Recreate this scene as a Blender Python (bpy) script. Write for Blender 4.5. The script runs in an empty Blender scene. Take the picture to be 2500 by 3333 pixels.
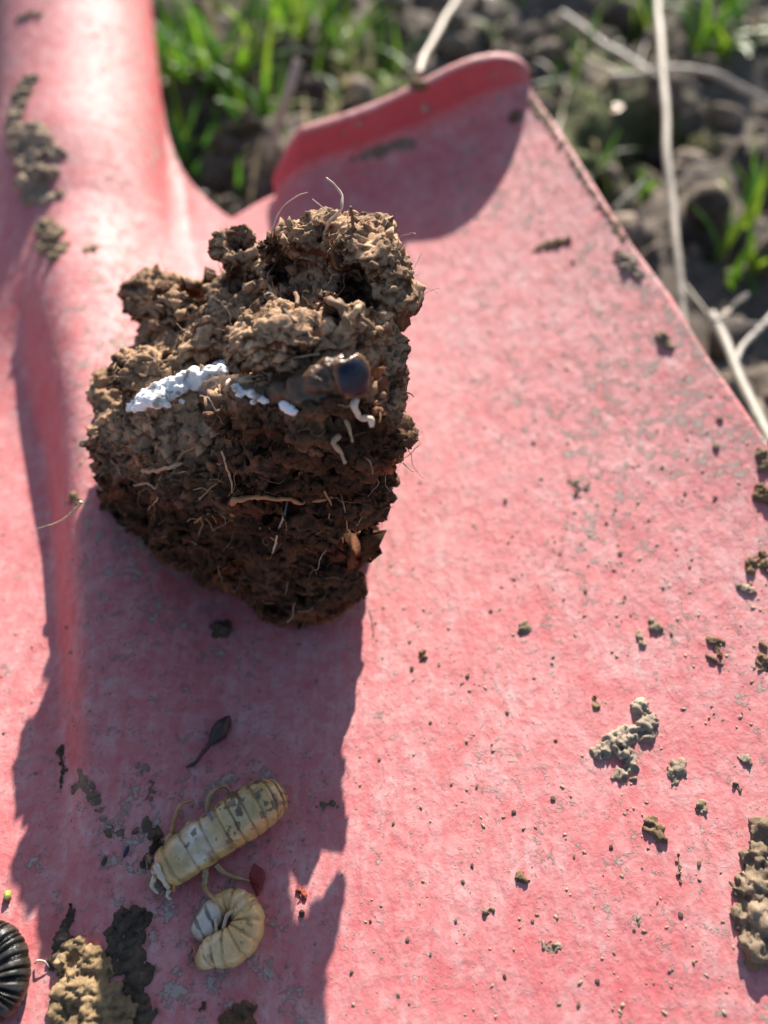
import bpy, bmesh, math, random
import numpy as np
from mathutils import Vector, Matrix
from mathutils.bvhtree import BVHTree

S = bpy.context.scene
COL = S.collection
R_ = math.radians
random.seed(7)
RNG = np.random.default_rng(11)

# ------------------------------------------------------------------ camera, sky, sun
CAM_H, PITCH, FPX = 0.11, R_(53.6), 1664.0      # metres above the blade, degrees below the horizon
cam_d = bpy.data.cameras.new('camera')
cam = bpy.data.objects.new('camera', cam_d)
COL.objects.link(cam)
cam.location = (0, 0, CAM_H)
cam.rotation_euler = (math.pi/2 - PITCH, 0, 0)
cam_d.sensor_width = 36.0
cam_d.lens = 36.0*FPX/2212.0
cam_d.clip_start, cam_d.clip_end = 0.002, 200.0
cam_d.dof.use_dof = True
cam_d.dof.focus_distance = 0.100
cam_d.dof.aperture_fstop = 10.5
S.camera = cam

SUN_EL, SUN_AZ = R_(27.5), R_(8.5)              # azimuth measured from +Y towards +X
world = bpy.data.worlds.new('World')
S.world = world
world.use_nodes = True
wn = world.node_tree.nodes
wl = world.node_tree.links
bg = wn['Background']
sky = wn.new('ShaderNodeTexSky')
sky.sky_type = 'NISHITA'
sky.sun_disc = False
sky.sun_elevation = SUN_EL
sky.sun_rotation = SUN_AZ
wl.new(sky.outputs['Color'], bg.inputs['Color'])
bg.inputs['Strength'].default_value = 0.066
sun_d = bpy.data.lights.new('sun', 'SUN')
sun_d.energy = 4.6
sun_d.angle = R_(0.6)
sun_d.color = (1.0, 0.93, 0.83)
sun = bpy.data.objects.new('sun', sun_d)
COL.objects.link(sun)
SUNV = Vector((math.sin(SUN_AZ)*math.cos(SUN_EL), math.cos(SUN_AZ)*math.cos(SUN_EL), math.sin(SUN_EL)))
sun.rotation_euler = SUNV.to_track_quat('Z', 'Y').to_euler()
sun.location = SUNV*3
S.view_settings.view_transform = 'Standard'
S.view_settings.look = 'None'
S.view_settings.gamma = 1.0
S.view_settings.use_curve_mapping = False
S.view_settings.exposure = 1.2
S.cycles.max_bounces = 8
S.cycles.use_denoising = True

# ------------------------------------------------------------------ noise
def _hash(ix, iy, iz, k):
    with np.errstate(over='ignore'):
        h = (ix.astype(np.int64)*374761393 + iy.astype(np.int64)*668265263 + iz.astype(np.int64)*2147483647 + k*1274126177) & 0xffffffff
        h = ((h ^ (h >> 13))*1274126177) & 0xffffffff
        h = ((h ^ (h >> 15))*2246822519) & 0xffffffff
        h = h ^ (h >> 16)
    return h.astype(np.float64)/4294967295.0

def vnoise(p, k=0):                              # smooth value noise, -1 .. 1
    i = np.floor(p).astype(np.int64)
    f = p - i
    f = f*f*f*(f*(f*6 - 15) + 10)
    out = 0
    for dx in (0, 1):
        for dy in (0, 1):
            for dz in (0, 1):
                w = (f[:, 0] if dx else 1-f[:, 0])*(f[:, 1] if dy else 1-f[:, 1])*(f[:, 2] if dz else 1-f[:, 2])
                out = out + w*_hash(i[:, 0]+dx, i[:, 1]+dy, i[:, 2]+dz, k)
    return out*2 - 1

def fbm(p, octv=4, k=0, gain=0.5):
    s, a, n = 0, 1.0, 0
    for o in range(octv):
        s = s + a*vnoise(p*(2.03**o) + 17.3*o, k+o)
        n += a
        a *= gain
    return s/n

def worley(p, k=0):                              # distance to the nearest cell point
    i = np.floor(p).astype(np.int64)
    best = np.full(len(p), 9.0)
    for dx in (-1, 0, 1):
        for dy in (-1, 0, 1):
            for dz in (-1, 0, 1):
                jx, jy, jz = i[:, 0]+dx, i[:, 1]+dy, i[:, 2]+dz
                cx = jx + _hash(jx, jy, jz, k); cy = jy + _hash(jx, jy, jz, k+1); cz = jz + _hash(jx, jy, jz, k+2)
                d = (cx-p[:, 0])**2 + (cy-p[:, 1])**2 + (cz-p[:, 2])**2
                best = np.minimum(best, d)
    return np.sqrt(best)

def sstep(a, b, x):
    t = np.clip((x-a)/(b-a), 0, 1)
    return t*t*(3-2*t)

# ------------------------------------------------------------------ mesh helpers
def link_mesh(name, me, mat=None, parent=None):
    o = bpy.data.objects.new(name, me)
    COL.objects.link(o)
    if mat is not None:
        me.materials.append(mat)
    if parent is not None:
        o.parent = parent
        o.matrix_parent_inverse = Matrix.Translation(-parent.location)
    return o

def mesh_np(name, V, F, smooth=True, colors=None):
    V = np.asarray(V, dtype=np.float32); F = np.asarray(F, dtype=np.int32)
    me = bpy.data.meshes.new(name)
    n = F.shape[1]
    me.vertices.add(len(V)); me.vertices.foreach_set('co', V.ravel())
    me.loops.add(F.size); me.loops.foreach_set('vertex_index', F.ravel())
    me.polygons.add(len(F)); me.polygons.foreach_set('loop_start', np.arange(0, F.size, n, dtype=np.int32))
    me.update(calc_edges=True); me.validate()
    if smooth:
        me.polygons.foreach_set('use_smooth', np.ones(len(me.polygons), dtype=bool))
    if colors is not None:
        set_colors(me, colors)
    return me

def set_colors(me, c):
    c = np.asarray(c, dtype=np.float32)
    if c.shape[1] == 3:
        c = np.concatenate([c, np.ones((len(c), 1), np.float32)], 1)
    at = me.color_attributes.get('tint') or me.color_attributes.new('tint', 'FLOAT_COLOR', 'POINT')
    at.data.foreach_set('color', c.ravel())

def verts(me):
    a = np.empty(len(me.vertices)*3, np.float32); me.vertices.foreach_get('co', a); return a.reshape(-1, 3).astype(np.float64)
def norms(me):
    a = np.empty(len(me.vertices)*3, np.float32); me.vertices.foreach_get('normal', a); return a.reshape(-1, 3).astype(np.float64)
def setv(me, V):
    me.vertices.foreach_set('co', np.asarray(V, np.float32).ravel()); me.update()

def grid_faces(nr, nc, wrap=False):
    r = np.arange(nr-1)[:, None]; c = np.arange(nc if wrap else nc-1)[None, :]
    c1 = (c+1) % nc
    return np.stack([r*nc+c, r*nc+c1, (r+1)*nc+c1, (r+1)*nc+c], -1).reshape(-1, 4)

def catmull(P, n):
    P = np.asarray(P, float)
    if len(P) < 3:
        t = np.linspace(0, 1, n)[:, None]
        return P[0]*(1-t) + P[-1]*t
    Q = np.vstack([2*P[0]-P[1], P, 2*P[-1]-P[-2]])
    ts = np.linspace(0, len(P)-1-1e-6, n)
    i = ts.astype(int); f = (ts-i)[:, None]
    a, b, c, d = Q[i], Q[i+1], Q[i+2], Q[i+3]
    return 0.5*(2*b + (c-a)*f + (2*a-5*b+4*c-d)*f**2 + (3*b-a-3*c+d)*f**3)

def tube_np(P, rad, sides=8, cap=True):
    P = np.asarray(P, float); n = len(P)
    rad = np.broadcast_to(np.asarray(rad, float), (n,))
    T = np.gradient(P, axis=0); T /= np.linalg.norm(T, axis=1)[:, None]+1e-12
    up = np.array([0, 0, 1.0]) if abs(T[0][2]) < 0.9 else np.array([1.0, 0, 0])
    N = np.zeros_like(P); u = np.cross(T[0], up); u /= np.linalg.norm(u)
    for i in range(n):
        u = u - T[i]*np.dot(u, T[i]); u /= np.linalg.norm(u)+1e-12; N[i] = u
    B = np.cross(T, N)
    th = np.linspace(0, 2*math.pi, sides, endpoint=False)
    V = P[:, None] + rad[:, None, None]*(np.cos(th)[None, :, None]*N[:, None] + np.sin(th)[None, :, None]*B[:, None])
    V = V.reshape(-1, 3); F = grid_faces(n, sides, True)
    if cap:
        m = len(V)
        V = np.vstack([V, P[0], P[-1]])
        j = np.arange(sides); j1 = (j+1) % sides
        F = np.vstack([F, np.stack([np.full(sides, m), j1, j, j], 1), np.stack([np.full(sides, m+1), (n-1)*sides+j, (n-1)*sides+j1, (n-1)*sides+j1], 1)])
    return V, F

def quads_fix(F):                                # tri stored as quad with a repeated last index -> two lists
    F = np.asarray(F)
    t = F[:, 2] == F[:, 3]
    return F[~t], F[t][:, :3]

def mesh_mixed(name, V, F, smooth=True, colors=None):
    q, t = quads_fix(F)
    T = np.vstack([q[:, [0, 1, 2]], q[:, [0, 2, 3]], t]) if len(t) else np.vstack([q[:, [0, 1, 2]], q[:, [0, 2, 3]]])
    return mesh_np(name, V, T, smooth, colors)

def join_np(parts):
    Vs, Fs, o = [], [], 0
    for V, F in parts:
        Vs.append(V); Fs.append(np.asarray(F)+o); o += len(V)
    return np.vstack(Vs), np.vstack(Fs)

def tag(o, label=None, cat=None, group=None, kind=None):
    if label: o['label'] = label
    if cat: o['category'] = cat
    if group: o['group'] = group
    if kind: o['kind'] = kind
    return o

def root(name, loc, label, cat, group=None):
    o = bpy.data.objects.new(name, None); COL.objects.link(o)
    o.location = loc; o.empty_display_size = 0.01
    return tag(o, label, cat, group)

_ico = {}
def ico(sub):
    if sub not in _ico:
        bm = bmesh.new(); bmesh.ops.create_icosphere(bm, subdivisions=sub, radius=1.0)
        V = np.array([v.co[:] for v in bm.verts]); F = np.array([[v.index for v in f.verts] for f in bm.faces]); bm.free()
        _ico[sub] = (V, F)
    return _ico[sub]

def remesh(V, F, voxel, cutters=None):           # union of overlapping shells as one skin
    me = bpy.data.meshes.new('work')
    me.from_pydata([tuple(v) for v in V], [], [tuple(int(i) for i in f) for f in F]); me.update()
    o = bpy.data.objects.new('work', me); COL.objects.link(o)
    dels = [o]
    def voxel_mod(vs):
        m = o.modifiers.new('r', 'REMESH'); m.mode = 'VOXEL'; m.voxel_size = vs; m.adaptivity = 0.0
    if cutters is not None:
        voxel_mod(0.0012)
        cm = bpy.data.meshes.new('workc'); CV, CF = cutters
        cm.from_pydata([tuple(v) for v in CV], [], [tuple(int(i) for i in f) for f in CF]); cm.update()
        co = bpy.data.objects.new('workc', cm); COL.objects.link(co); dels.append(co)
        b = o.modifiers.new('b', 'BOOLEAN'); b.operation = 'DIFFERENCE'; b.object = co; b.solver = 'EXACT'; b.use_self = True
    voxel_mod(voxel)
    dg = bpy.context.evaluated_depsgraph_get(); dg.update()
    out = bpy.data.meshes.new_from_object(o.evaluated_get(dg))
    for d in dels:
        m = d.data; bpy.data.objects.remove(d); bpy.data.meshes.remove(m)
    out.polygons.foreach_set('use_smooth', np.ones(len(out.polygons), dtype=bool))
    return out

def hull(P):
    bm = bmesh.new()
    for p in P: bm.verts.new(p)
    bmesh.ops.convex_hull(bm, input=bm.verts)
    for v in [v for v in bm.verts if not v.link_faces]: bm.verts.remove(v)
    bmesh.ops.triangulate(bm, faces=bm.faces)
    bm.verts.index_update()
    V = np.array([v.co[:] for v in bm.verts]); F = np.array([[v.index for v in f.verts] for f in bm.faces]); bm.free()
    return V, F

# ------------------------------------------------------------------ materials
def newmat(name):
    m = bpy.data.materials.new(name); m.use_nodes = True
    nt = m.node_tree
    return m, nt, nt.nodes['Principled BSDF']
def node(nt, typ, **kw):
    n = nt.nodes.new(typ)
    for k, v in kw.items(): setattr(n, k, v)
    return n
def noise_n(nt, vec, scale, detail=4, rough=0.55, dist=0.0):
    n = node(nt, 'ShaderNodeTexNoise'); n.inputs['Scale'].default_value = scale; n.inputs['Detail'].default_value = detail
    n.inputs['Roughness'].default_value = rough; n.inputs['Distortion'].default_value = dist
    nt.links.new(vec, n.inputs['Vector']); return n.outputs['Fac']
def ramp(nt, fac, a, b, c0=(0, 0, 0, 1), c1=(1, 1, 1, 1)):
    r = node(nt, 'ShaderNodeValToRGB'); r.color_ramp.elements[0].position = a; r.color_ramp.elements[1].position = b
    r.color_ramp.elements[0].color = c0; r.color_ramp.elements[1].color = c1
    nt.links.new(fac, r.inputs['Fac']); return r.outputs['Color']
def mixc(nt, fac, a, b, mode='MIX'):
    m = node(nt, 'ShaderNodeMix', data_type='RGBA', blend_type=mode)
    for s, v in ((m.inputs[0], fac), (m.inputs[6], a), (m.inputs[7], b)):
        if isinstance(v, bpy.types.NodeSocket): nt.links.new(v, s)
        elif isinstance(v, (int, float)): s.default_value = v
        else: s.default_value = tuple(v) + (1,) if len(v) == 3 else v
    return m.outputs[2]
def math_n(nt, op, a, b=0.0, clamp=False):
    m = node(nt, 'ShaderNodeMath', operation=op); m.use_clamp = clamp
    for s, v in ((m.inputs[0], a), (m.inputs[1], b)):
        if isinstance(v, bpy.types.NodeSocket): nt.links.new(v, s)
        else: s.default_value = v
    return m.outputs[0]
def bump(nt, h, strength, dist, prev=None):
    b = node(nt, 'ShaderNodeBump'); b.inputs['Strength'].default_value = strength; b.inputs['Distance'].default_value = dist
    nt.links.new(h, b.inputs['Height'])
    if prev is not None: nt.links.new(prev, b.inputs['Normal'])
    return b.outputs['Normal']
def objvec(nt, rotz=0.0, scale=(1, 1, 1)):
    t = node(nt, 'ShaderNodeTexCoord'); mp = node(nt, 'ShaderNodeMapping')
    mp.inputs['Rotation'].default_value = (0, 0, rotz); mp.inputs['Scale'].default_value = scale
    nt.links.new(t.outputs['Object'], mp.inputs['Vector']); return mp.outputs['Vector']

AX_AZ = R_(-11.5)
O2B = -0.0425*math.cos(AX_AZ) - 0.033*math.sin(AX_AZ)      # where the ridge lies across the blade
def paint_material():
    m, nt, p = newmat('red_paint')
    v = objvec(nt)
    vs = objvec(nt, AX_AZ, (1.0, 0.10, 1.0))     # streaks along the blade
    big = noise_n(nt, v, 28, 4, 0.6)
    mid = noise_n(nt, v, 150, 5, 0.62, 0.6)
    fine = noise_n(nt, v, 620, 4, 0.65, 0.4)
    strk = noise_n(nt, vs, 900, 3, 0.6)
    red = mixc(nt, ramp(nt, big, 0.35, 0.7), (0.50, 0.018, 0.036), (0.58, 0.030, 0.042))
    film = math_n(nt, 'MULTIPLY', ramp(nt, mid, 0.15, 0.75), math_n(nt, 'ADD', math_n(nt, 'MULTIPLY', ramp(nt, fine, 0.36, 0.64), 0.60), 0.40))
    film = math_n(nt, 'MULTIPLY', film, math_n(nt, 'ADD', math_n(nt, 'MULTIPLY', ramp(nt, strk, 0.35, 0.62), 0.30), 0.70))
    film = math_n(nt, 'MULTIPLY', film, math_n(nt, 'ADD', math_n(nt, 'MULTIPLY', ramp(nt, big, 0.3, 0.62), 0.32), 0.68))
    film = math_n(nt, 'ADD', math_n(nt, 'MULTIPLY', film, 0.80), 0.10, True)
    gm = node(nt, 'ShaderNodeNewGeometry'); gs = node(nt, 'ShaderNodeSeparateXYZ'); nt.links.new(gm.outputs['True Normal'], gs.inputs[0])
    settled = ramp(nt, gs.outputs[2], 0.20, 0.75, (0.08, 0.08, 0.08, 1), (1, 1, 1, 1))
    film = math_n(nt, 'MULTIPLY', film, settled)
    c = mixc(nt, film, red, (0.62, 0.48, 0.455))
    # dried grey mud film in ragged flecks
    sp = noise_n(nt, v, 420, 7, 0.75, 0.15)
    spz = noise_n(nt, v, 34, 3, 0.6)
    sx = node(nt, 'ShaderNodeSeparateXYZ'); nt.links.new(objvec(nt, AX_AZ), sx.inputs[0])
    ridgez = ramp(nt, math_n(nt, 'ABSOLUTE', math_n(nt, 'SUBTRACT', sx.outputs[0], float(O2B)+0.014)), 0.006, 0.020, (1, 1, 1, 1), (0, 0, 0, 1))
    mud = math_n(nt, 'ADD', sp, math_n(nt, 'MULTIPLY', spz, 0.34))
    mud = math_n(nt, 'ADD', mud, math_n(nt, 'MULTIPLY', ridgez, 0.075))
    rightz = ramp(nt, math_n(nt, 'SUBTRACT', sx.outputs[0], float(O2B)), 0.05, 0.11)
    mud = math_n(nt, 'ADD', mud, math_n(nt, 'MULTIPLY', rightz, 0.082))
    mudm = ramp(nt, mud, 0.80, 0.845)
    sp2 = math_n(nt, 'ADD', noise_n(nt, v, 1250, 4, 0.7, 0.2), math_n(nt, 'MULTIPLY', noise_n(nt, v, 90, 3, 0.6), 0.35))
    speck = ramp(nt, sp2, 0.80, 0.86)
    mudm = math_n(nt, 'MAXIMUM', mudm, math_n(nt, 'MULTIPLY', speck, 0.75))
    c = mixc(nt, math_n(nt, 'MULTIPLY', mudm, 0.8), c, (0.40, 0.355, 0.30))
    nt.links.new(c, p.inputs['Base Color'])
    rr = math_n(nt, 'ADD', math_n(nt, 'MULTIPLY', film, 0.10), 0.67)
    rr = math_n(nt, 'ADD', rr, math_n(nt, 'MULTIPLY', mudm, 0.4), True)
    nt.links.new(rr, p.inputs['Roughness'])
    p.inputs['Specular IOR Level'].default_value = 1.0
    peel = noise_n(nt, objvec(nt, AX_AZ, (1.0, 0.55, 1.0)), 430, 3, 0.5, 0.3)
    n1 = bump(nt, peel, 0.65, 0.00045)
    n1 = bump(nt, fine, 0.5, 0.00018, n1)
    n1 = bump(nt, strk, 0.2, 0.00004, n1)
    pit = noise_n(nt, v, 1500, 3, 0.6)
    n1 = bump(nt, pit, 0.6, 0.00012, n1)
    n1 = bump(nt, mudm, 0.8, 0.00022, n1)
    nt.links.new(n1, p.inputs['Normal'])
    return m

def soil_material(name, lo, hi, fine_scale=2600, bump_d=0.00025, rough=0.95):
    m, nt, p = newmat(name)
    v = objvec(nt)
    a = noise_n(nt, v, fine_scale*0.08, 5, 0.65)
    b = noise_n(nt, v, fine_scale, 4, 0.7)
    f = math_n(nt, 'ADD', math_n(nt, 'MULTIPLY', a, 0.65), math_n(nt, 'MULTIPLY', b, 0.35))
    c = mixc(nt, ramp(nt, f, 0.34, 0.66), lo, hi)
    at = node(nt, 'ShaderNodeAttribute', attribute_name='tint')
    c = mixc(nt, 1.0, c, at.outputs['Color'], 'MULTIPLY')
    nt.links.new(c, p.inputs['Base Color'])
    p.inputs['Roughness'].default_value = rough
    p.inputs['Specular IOR Level'].default_value = 0.25
    n1 = bump(nt, b, 0.7, bump_d)
    nt.links.new(n1, p.inputs['Normal'])
    return m

def tint_material(name, rough=0.5, spec=0.5, sss=0.0, sss_r=(1, .6, .3), sss_scale=0.001, grain=0.25, scale=1500, bump_d=0.0001, transl=0.0):
    m, nt, p = newmat(name)
    v = objvec(nt)
    at = node(nt, 'ShaderNodeAttribute', attribute_name='tint')
    b = noise_n(nt, v, scale, 4, 0.65)
    k = math_n(nt, 'ADD', math_n(nt, 'MULTIPLY', b, 2*grain), 1-grain)
    g = node(nt, 'ShaderNodeCombineColor')
    for i in range(3): nt.links.new(k, g.inputs[i])
    c = mixc(nt, 1.0, at.outputs['Color'], g.outputs['Color'], 'MULTIPLY')
    nt.links.new(c, p.inputs['Base Color'])
    p.inputs['Roughness'].default_value = rough; p.inputs['Specular IOR Level'].default_value = spec
    if sss:
        p.inputs['Subsurface Weight'].default_value = sss; p.inputs['Subsurface Radius'].default_value = sss_r
        p.inputs['Subsurface Scale'].default_value = sss_scale
    nt.links.new(bump(nt, b, 0.5, bump_d), p.inputs['Normal'])
    if transl:
        tr = node(nt, 'ShaderNodeBsdfTranslucent'); nt.links.new(c, tr.inputs['Color'])
        mx = node(nt, 'ShaderNodeMixShader'); mx.inputs[0].default_value = transl
        nt.links.new(p.outputs['BSDF'], mx.inputs[1]); nt.links.new(tr.outputs['BSDF'], mx.inputs[2])
        nt.links.new(mx.outputs[0], nt.nodes['Material Output'].inputs['Surface'])
    return m

M_PAINT = paint_material()
M_CLOD = soil_material('clod_soil', (0.048, 0.027, 0.018), (0.38, 0.250, 0.165), 2600, 0.00025)
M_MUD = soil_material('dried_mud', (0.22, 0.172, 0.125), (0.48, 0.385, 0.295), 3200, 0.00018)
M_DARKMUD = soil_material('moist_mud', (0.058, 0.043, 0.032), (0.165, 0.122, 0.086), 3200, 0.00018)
M_GROUND = soil_material('garden_soil', (0.022, 0.017, 0.013), (0.27, 0.220, 0.180), 700, 0.0008)
M_ROOT = tint_material('root_fibre', 0.6, 0.3, 0, grain=0.35, scale=2500)
M_STALK = tint_material('dry_stalk', 0.55, 0.4, 0, grain=0.22, scale=600, bump_d=0.0003)
M_GRASS = tint_material('grass_leaf', 0.45, 0.4, 0, grain=0.25, scale=400, transl=0.45)
M_BODY = tint_material('larva_skin', 0.14, 0.7, 0.15, (1.0, 0.55, 0.25), 0.00022, 0.40, 900, 0.00030)
M_DARKLARVA = tint_material('dark_larva_skin', 0.24, 0.45, 0.0, grain=0.5, scale=1600, bump_d=0.0003)
M_MOULD = tint_material('white_mould', 0.9, 0.2, 0.25, (1, 1, 1), 0.0006, 0.10, 3500, 0.0002)
M_CHIP = tint_material('flake', 0.4, 0.5, 0, grain=0.3, scale=1200)

# ------------------------------------------------------------------ where the photograph's rays meet the place
CP, SP = math.cos(PITCH), math.sin(PITCH)
CAMV = Vector((0, 0, CAM_H))
def ray(px, py):
    u, v = (px-829.5)/FPX, (1106-py)/FPX
    return Vector((u, CP + SP*v, -SP + CP*v))
def at_z(px, py, z):
    d = ray(px, py); return CAMV + d*((z-CAM_H)/d.z)
def pxsize(p):                                   # metres per photograph pixel at a point
    f = Vector((0, CP, -SP)); return (Vector(p)-CAMV).dot(f)/FPX

# ------------------------------------------------------------------ shovel surface
O2 = np.array([-0.0425, 0.033]); A2 = np.array([math.sin(AX_AZ), math.cos(AX_AZ)]); P2 = np.array([math.cos(AX_AZ), -math.sin(AX_AZ)])
def to_ab(x, y):
    d = np.stack([np.asarray(x)-O2[0], np.asarray(y)-O2[1]], -1); return d@A2, d@P2
def to_xy(a, b):
    a = np.asarray(a); b = np.asarray(b); return O2[0]+a*A2[0]+b*P2[0], O2[1]+a*A2[1]+b*P2[1]
RT = 0.0215                                      # socket radius
def BC(a): return -0.003*sstep(0.06, 0.14, a)      # middle of the socket across the blade
def Zs(a, b):
    a = np.asarray(a, float); b = np.asarray(b, float)
    dish = 2.3*b*b*(0.42+0.58*sstep(-0.02, 0.15, a)) - 0.004*sstep(0.0, 0.16, -a)
    hr = np.interp(a, [-0.035, -0.012, 0.01, 0.04, 0.07, 0.10], [0.0, 0.0020, 0.0062, 0.0112, 0.0145, 0.0165])
    wr = np.where(b > 0, np.interp(a, [-0.03, 0.02, 0.1], [0.011, 0.0135, 0.0175]), np.interp(a, [-0.03, 0.02, 0.06, 0.11], [0.0035, 0.0050, 0.0080, 0.0165]))
    br = b - 0.0034*sstep(-0.04, 0.0, a)*(1-sstep(0.05, 0.13, a))
    wr = np.where(br > 0, np.interp(a, [-0.03, 0.02, 0.1], [0.011, 0.0135, 0.0175]), np.interp(a, [-0.03, 0.02, 0.06, 0.11], [0.0035, 0.0058, 0.0088, 0.0165]))
    q2 = np.clip(1-(br/(wr*1.25))**2, 0, 1)
    ridge = hr*(0.55*np.exp(-np.abs(br/wr)**2.4) + 0.45*q2**1.3)
    lift = 0.05*np.clip(a-0.125, 0, None) + 1.2*np.clip(a-0.125, 0, 0.05)**2 + 0.12*np.clip(a-0.175, 0, None)
    blade = dish*(1-sstep(0.11, 0.16, a)*(1-sstep(0.028, 0.050, np.abs(b)))) + ridge*(1-sstep(0.14, 0.17, a))
    q = np.clip(1-((b-BC(a))/RT)**2, 0, 1)
    tube = sstep(0.065, 0.15, a)*(RT*1.05*np.sqrt(q) - 0.001)
    k = 0.0025                                    # smooth union
    h = np.clip(0.5+0.5*(tube-blade)/k, 0, 1)
    dent = 0.0020*np.exp(-((np.abs(b-BC(a))-RT*1.08)/0.0035)**2)*np.exp(-((a-0.143)/0.018)**2)
    return lift + blade*(1-h) + tube*h + k*h*(1-h) - dent
def on_blade(px, py):                            # first crossing of the ray with the sheet
    d = ray(px, py); t = np.linspace(0.03, 0.40, 3000)
    a, b = to_ab(d.x*t, d.y*t); g = CAM_H + d.z*t - Zs(a, b)
    k = int(np.argmax(g < 0)); k = max(k, 1)
    f = g[k-1]/(g[k-1]-g[k]); tt = t[k-1] + f*(t[k]-t[k-1])
    return CAMV + d*float(tt)

edge_px = [(1150, 200), (1200, 268), (1300, 425), (1370, 535), (1450, 640), (1530, 772), (1600, 872), (1659, 958)]
ea, eb = [], []
for e in edge_px:
    p = on_blade(*e); a, b = to_ab(p.x, p.y); ea.append(float(a)); eb.append(float(b))
A_CORNER, B_CORNER = ea[0], eb[0]
lp = on_blade(585, 425); A_NOTCH, B_NOTCH = [float(v) for v in to_ab(lp.x, lp.y)]
a_tab = np.array(ea[::-1]); b_tab = np.array(eb[::-1])
slope = (b_tab[1]-b_tab[0])/(a_tab[1]-a_tab[0])
def Wedge(a):
    a = np.asarray(a, float)
    w = np.interp(a, a_tab, b_tab)
    low = b_tab[0] + np.clip(a-a_tab[0], None, 0)*slope*0.6
    w = np.where(a < a_tab[0], low, w)
    t = np.clip((a-A_BOT)/0.10, 0, 1)
    return w*np.sqrt(np.clip(1-(1-t)**2.4, 1e-4, 1))
A_BOT = -0.135
print('corner', A_CORNER, B_CORNER, 'notch', A_NOTCH, B_NOTCH, 'edges', [round(x, 4) for x in ea], [round(x, 4) for x in eb])
A_SH = A_NOTCH-0.006

def solid(o, th):
    m = o.modifiers.new('thickness', 'SOLIDIFY'); m.thickness = th; m.offset = -1.0
    return o

shovel = root('shovel', (float(O2[0]), float(O2[1]), 0.0), 'dusty red painted steel shovel lying face up on the soil', 'shovel')
def a_top(bt):
    bt = np.abs(bt)
    t = np.clip((bt-B_NOTCH)/(B_CORNER-B_NOTCH), 0, 1)
    return np.where(bt < B_NOTCH, A_SH + (A_NOTCH-A_SH)*sstep(0.6*B_NOTCH, B_NOTCH, bt), A_NOTCH + (A_CORNER-A_NOTCH)*t)
nc, nr = 341, 301
s = np.linspace(-1, 1, nc); s = np.sign(s)*np.abs(s)**1.15
r = np.linspace(0, 1, nr)
at = a_top(s*B_CORNER)
AA = A_BOT + r[:, None]*(at[None, :]-A_BOT)
BB = s[None, :]*Wedge(AA)
ZZ = Zs(AA, BB)
XX, YY = to_xy(AA, BB)
me = mesh_np('blade', np.stack([XX, YY, ZZ], -1).reshape(-1, 3), grid_faces(nr, nc))
blade = solid(link_mesh('blade', me, M_PAINT, shovel), 0.0016)

# socket: from the shoulder back up the open tube
nr2, nc2 = 150, 121
arow = A_SH + (np.linspace(0, 1, nr2)**1.3)*(0.46-A_SH) - 0.006*(1-np.linspace(0, 1, nr2))
B0 = float(B_NOTCH)*0.86
flare = RT + (B0-RT)*np.clip(1-np.clip((arow-A_SH)/0.058, 0, 1), 0, 1)**2.6
phi = np.linspace(-1, 1, nc2)*math.pi/2
AA2 = np.repeat(arow[:, None], nc2, 1); BB2 = BC(arow)[:, None] + flare[:, None]*np.sin(phi)[None, :]
ZZ2 = Zs(AA2, BB2) + 0.00015*sstep(A_SH-0.0055, A_SH-0.001, AA2) - 0.0003*sstep(A_SH-0.004, A_SH-0.006, AA2)
XX2, YY2 = to_xy(AA2, BB2)
me = mesh_np('socket', np.stack([XX2, YY2, ZZ2], -1).reshape(-1, 3), grid_faces(nr2, nc2))
solid(link_mesh('socket', me, M_PAINT, shovel), 0.0016)

# foot tread: flange folded up from the top edge, its rim rolled backwards
def tread(sign):
    nt_, nq = 90, 40
    tt = np.linspace(0, 1, nt_)
    V = []
    for t in tt:
        b = B_NOTCH + 0.001 + t*(B_CORNER-B_NOTCH-0.001)
        a = A_NOTCH + t*(A_CORNER-A_NOTCH)
        H = 0.0122*(1-0.12*(1-t))*math.sqrt(max(0.0, 1-max(0, (t-0.66)/0.34)**2.2))*(0.12+0.88*min(1, t/0.13)**0.8) + 0.0006
        H *= 1+0.03*math.sin(9*t+1)
        roll = 0.0032*min(1, H/0.010)
        hf = min(0.0065, H*0.6)
        prof = []
        for q in np.linspace(0, 1, nq):
            if q < 0.36:                           # leaves the blade in a wide fold
                f = q/0.36; prof.append((-0.016 + 0.0165*math.sin(f*math.pi/2), -0.00012 + 0.00012*f + hf*(1-math.cos(f*math.pi/2))))
            elif q < 0.70:
                f = (q-0.36)/0.34; prof.append((0.0005 + 0.0012*f, hf + max(H-hf, 0)*f))
            else:
                f = (q-0.70)/0.30; ang = f*math.pi*0.62
                prof.append((0.0017 + roll*math.sin(ang)*0.95, max(H, hf) + 0.0008*math.sin(f*math.pi) - roll*(1-math.cos(ang))*0.35))
        for da, dz in prof:
            x, y = to_xy(a+da, sign*b)
            za = float(Zs(min(a+min(da, 0), a), sign*b))
            V.append((float(x), float(y), za+dz))
    F = grid_faces(nt_, nq)
    me = mesh_np('foot_tread', np.array(V), F[:, ::-1] if sign > 0 else F)
    o = solid(link_mesh('foot_tread', me, M_PAINT, shovel), 0.0010)
    return o
tread(1); tread(-1)

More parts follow.
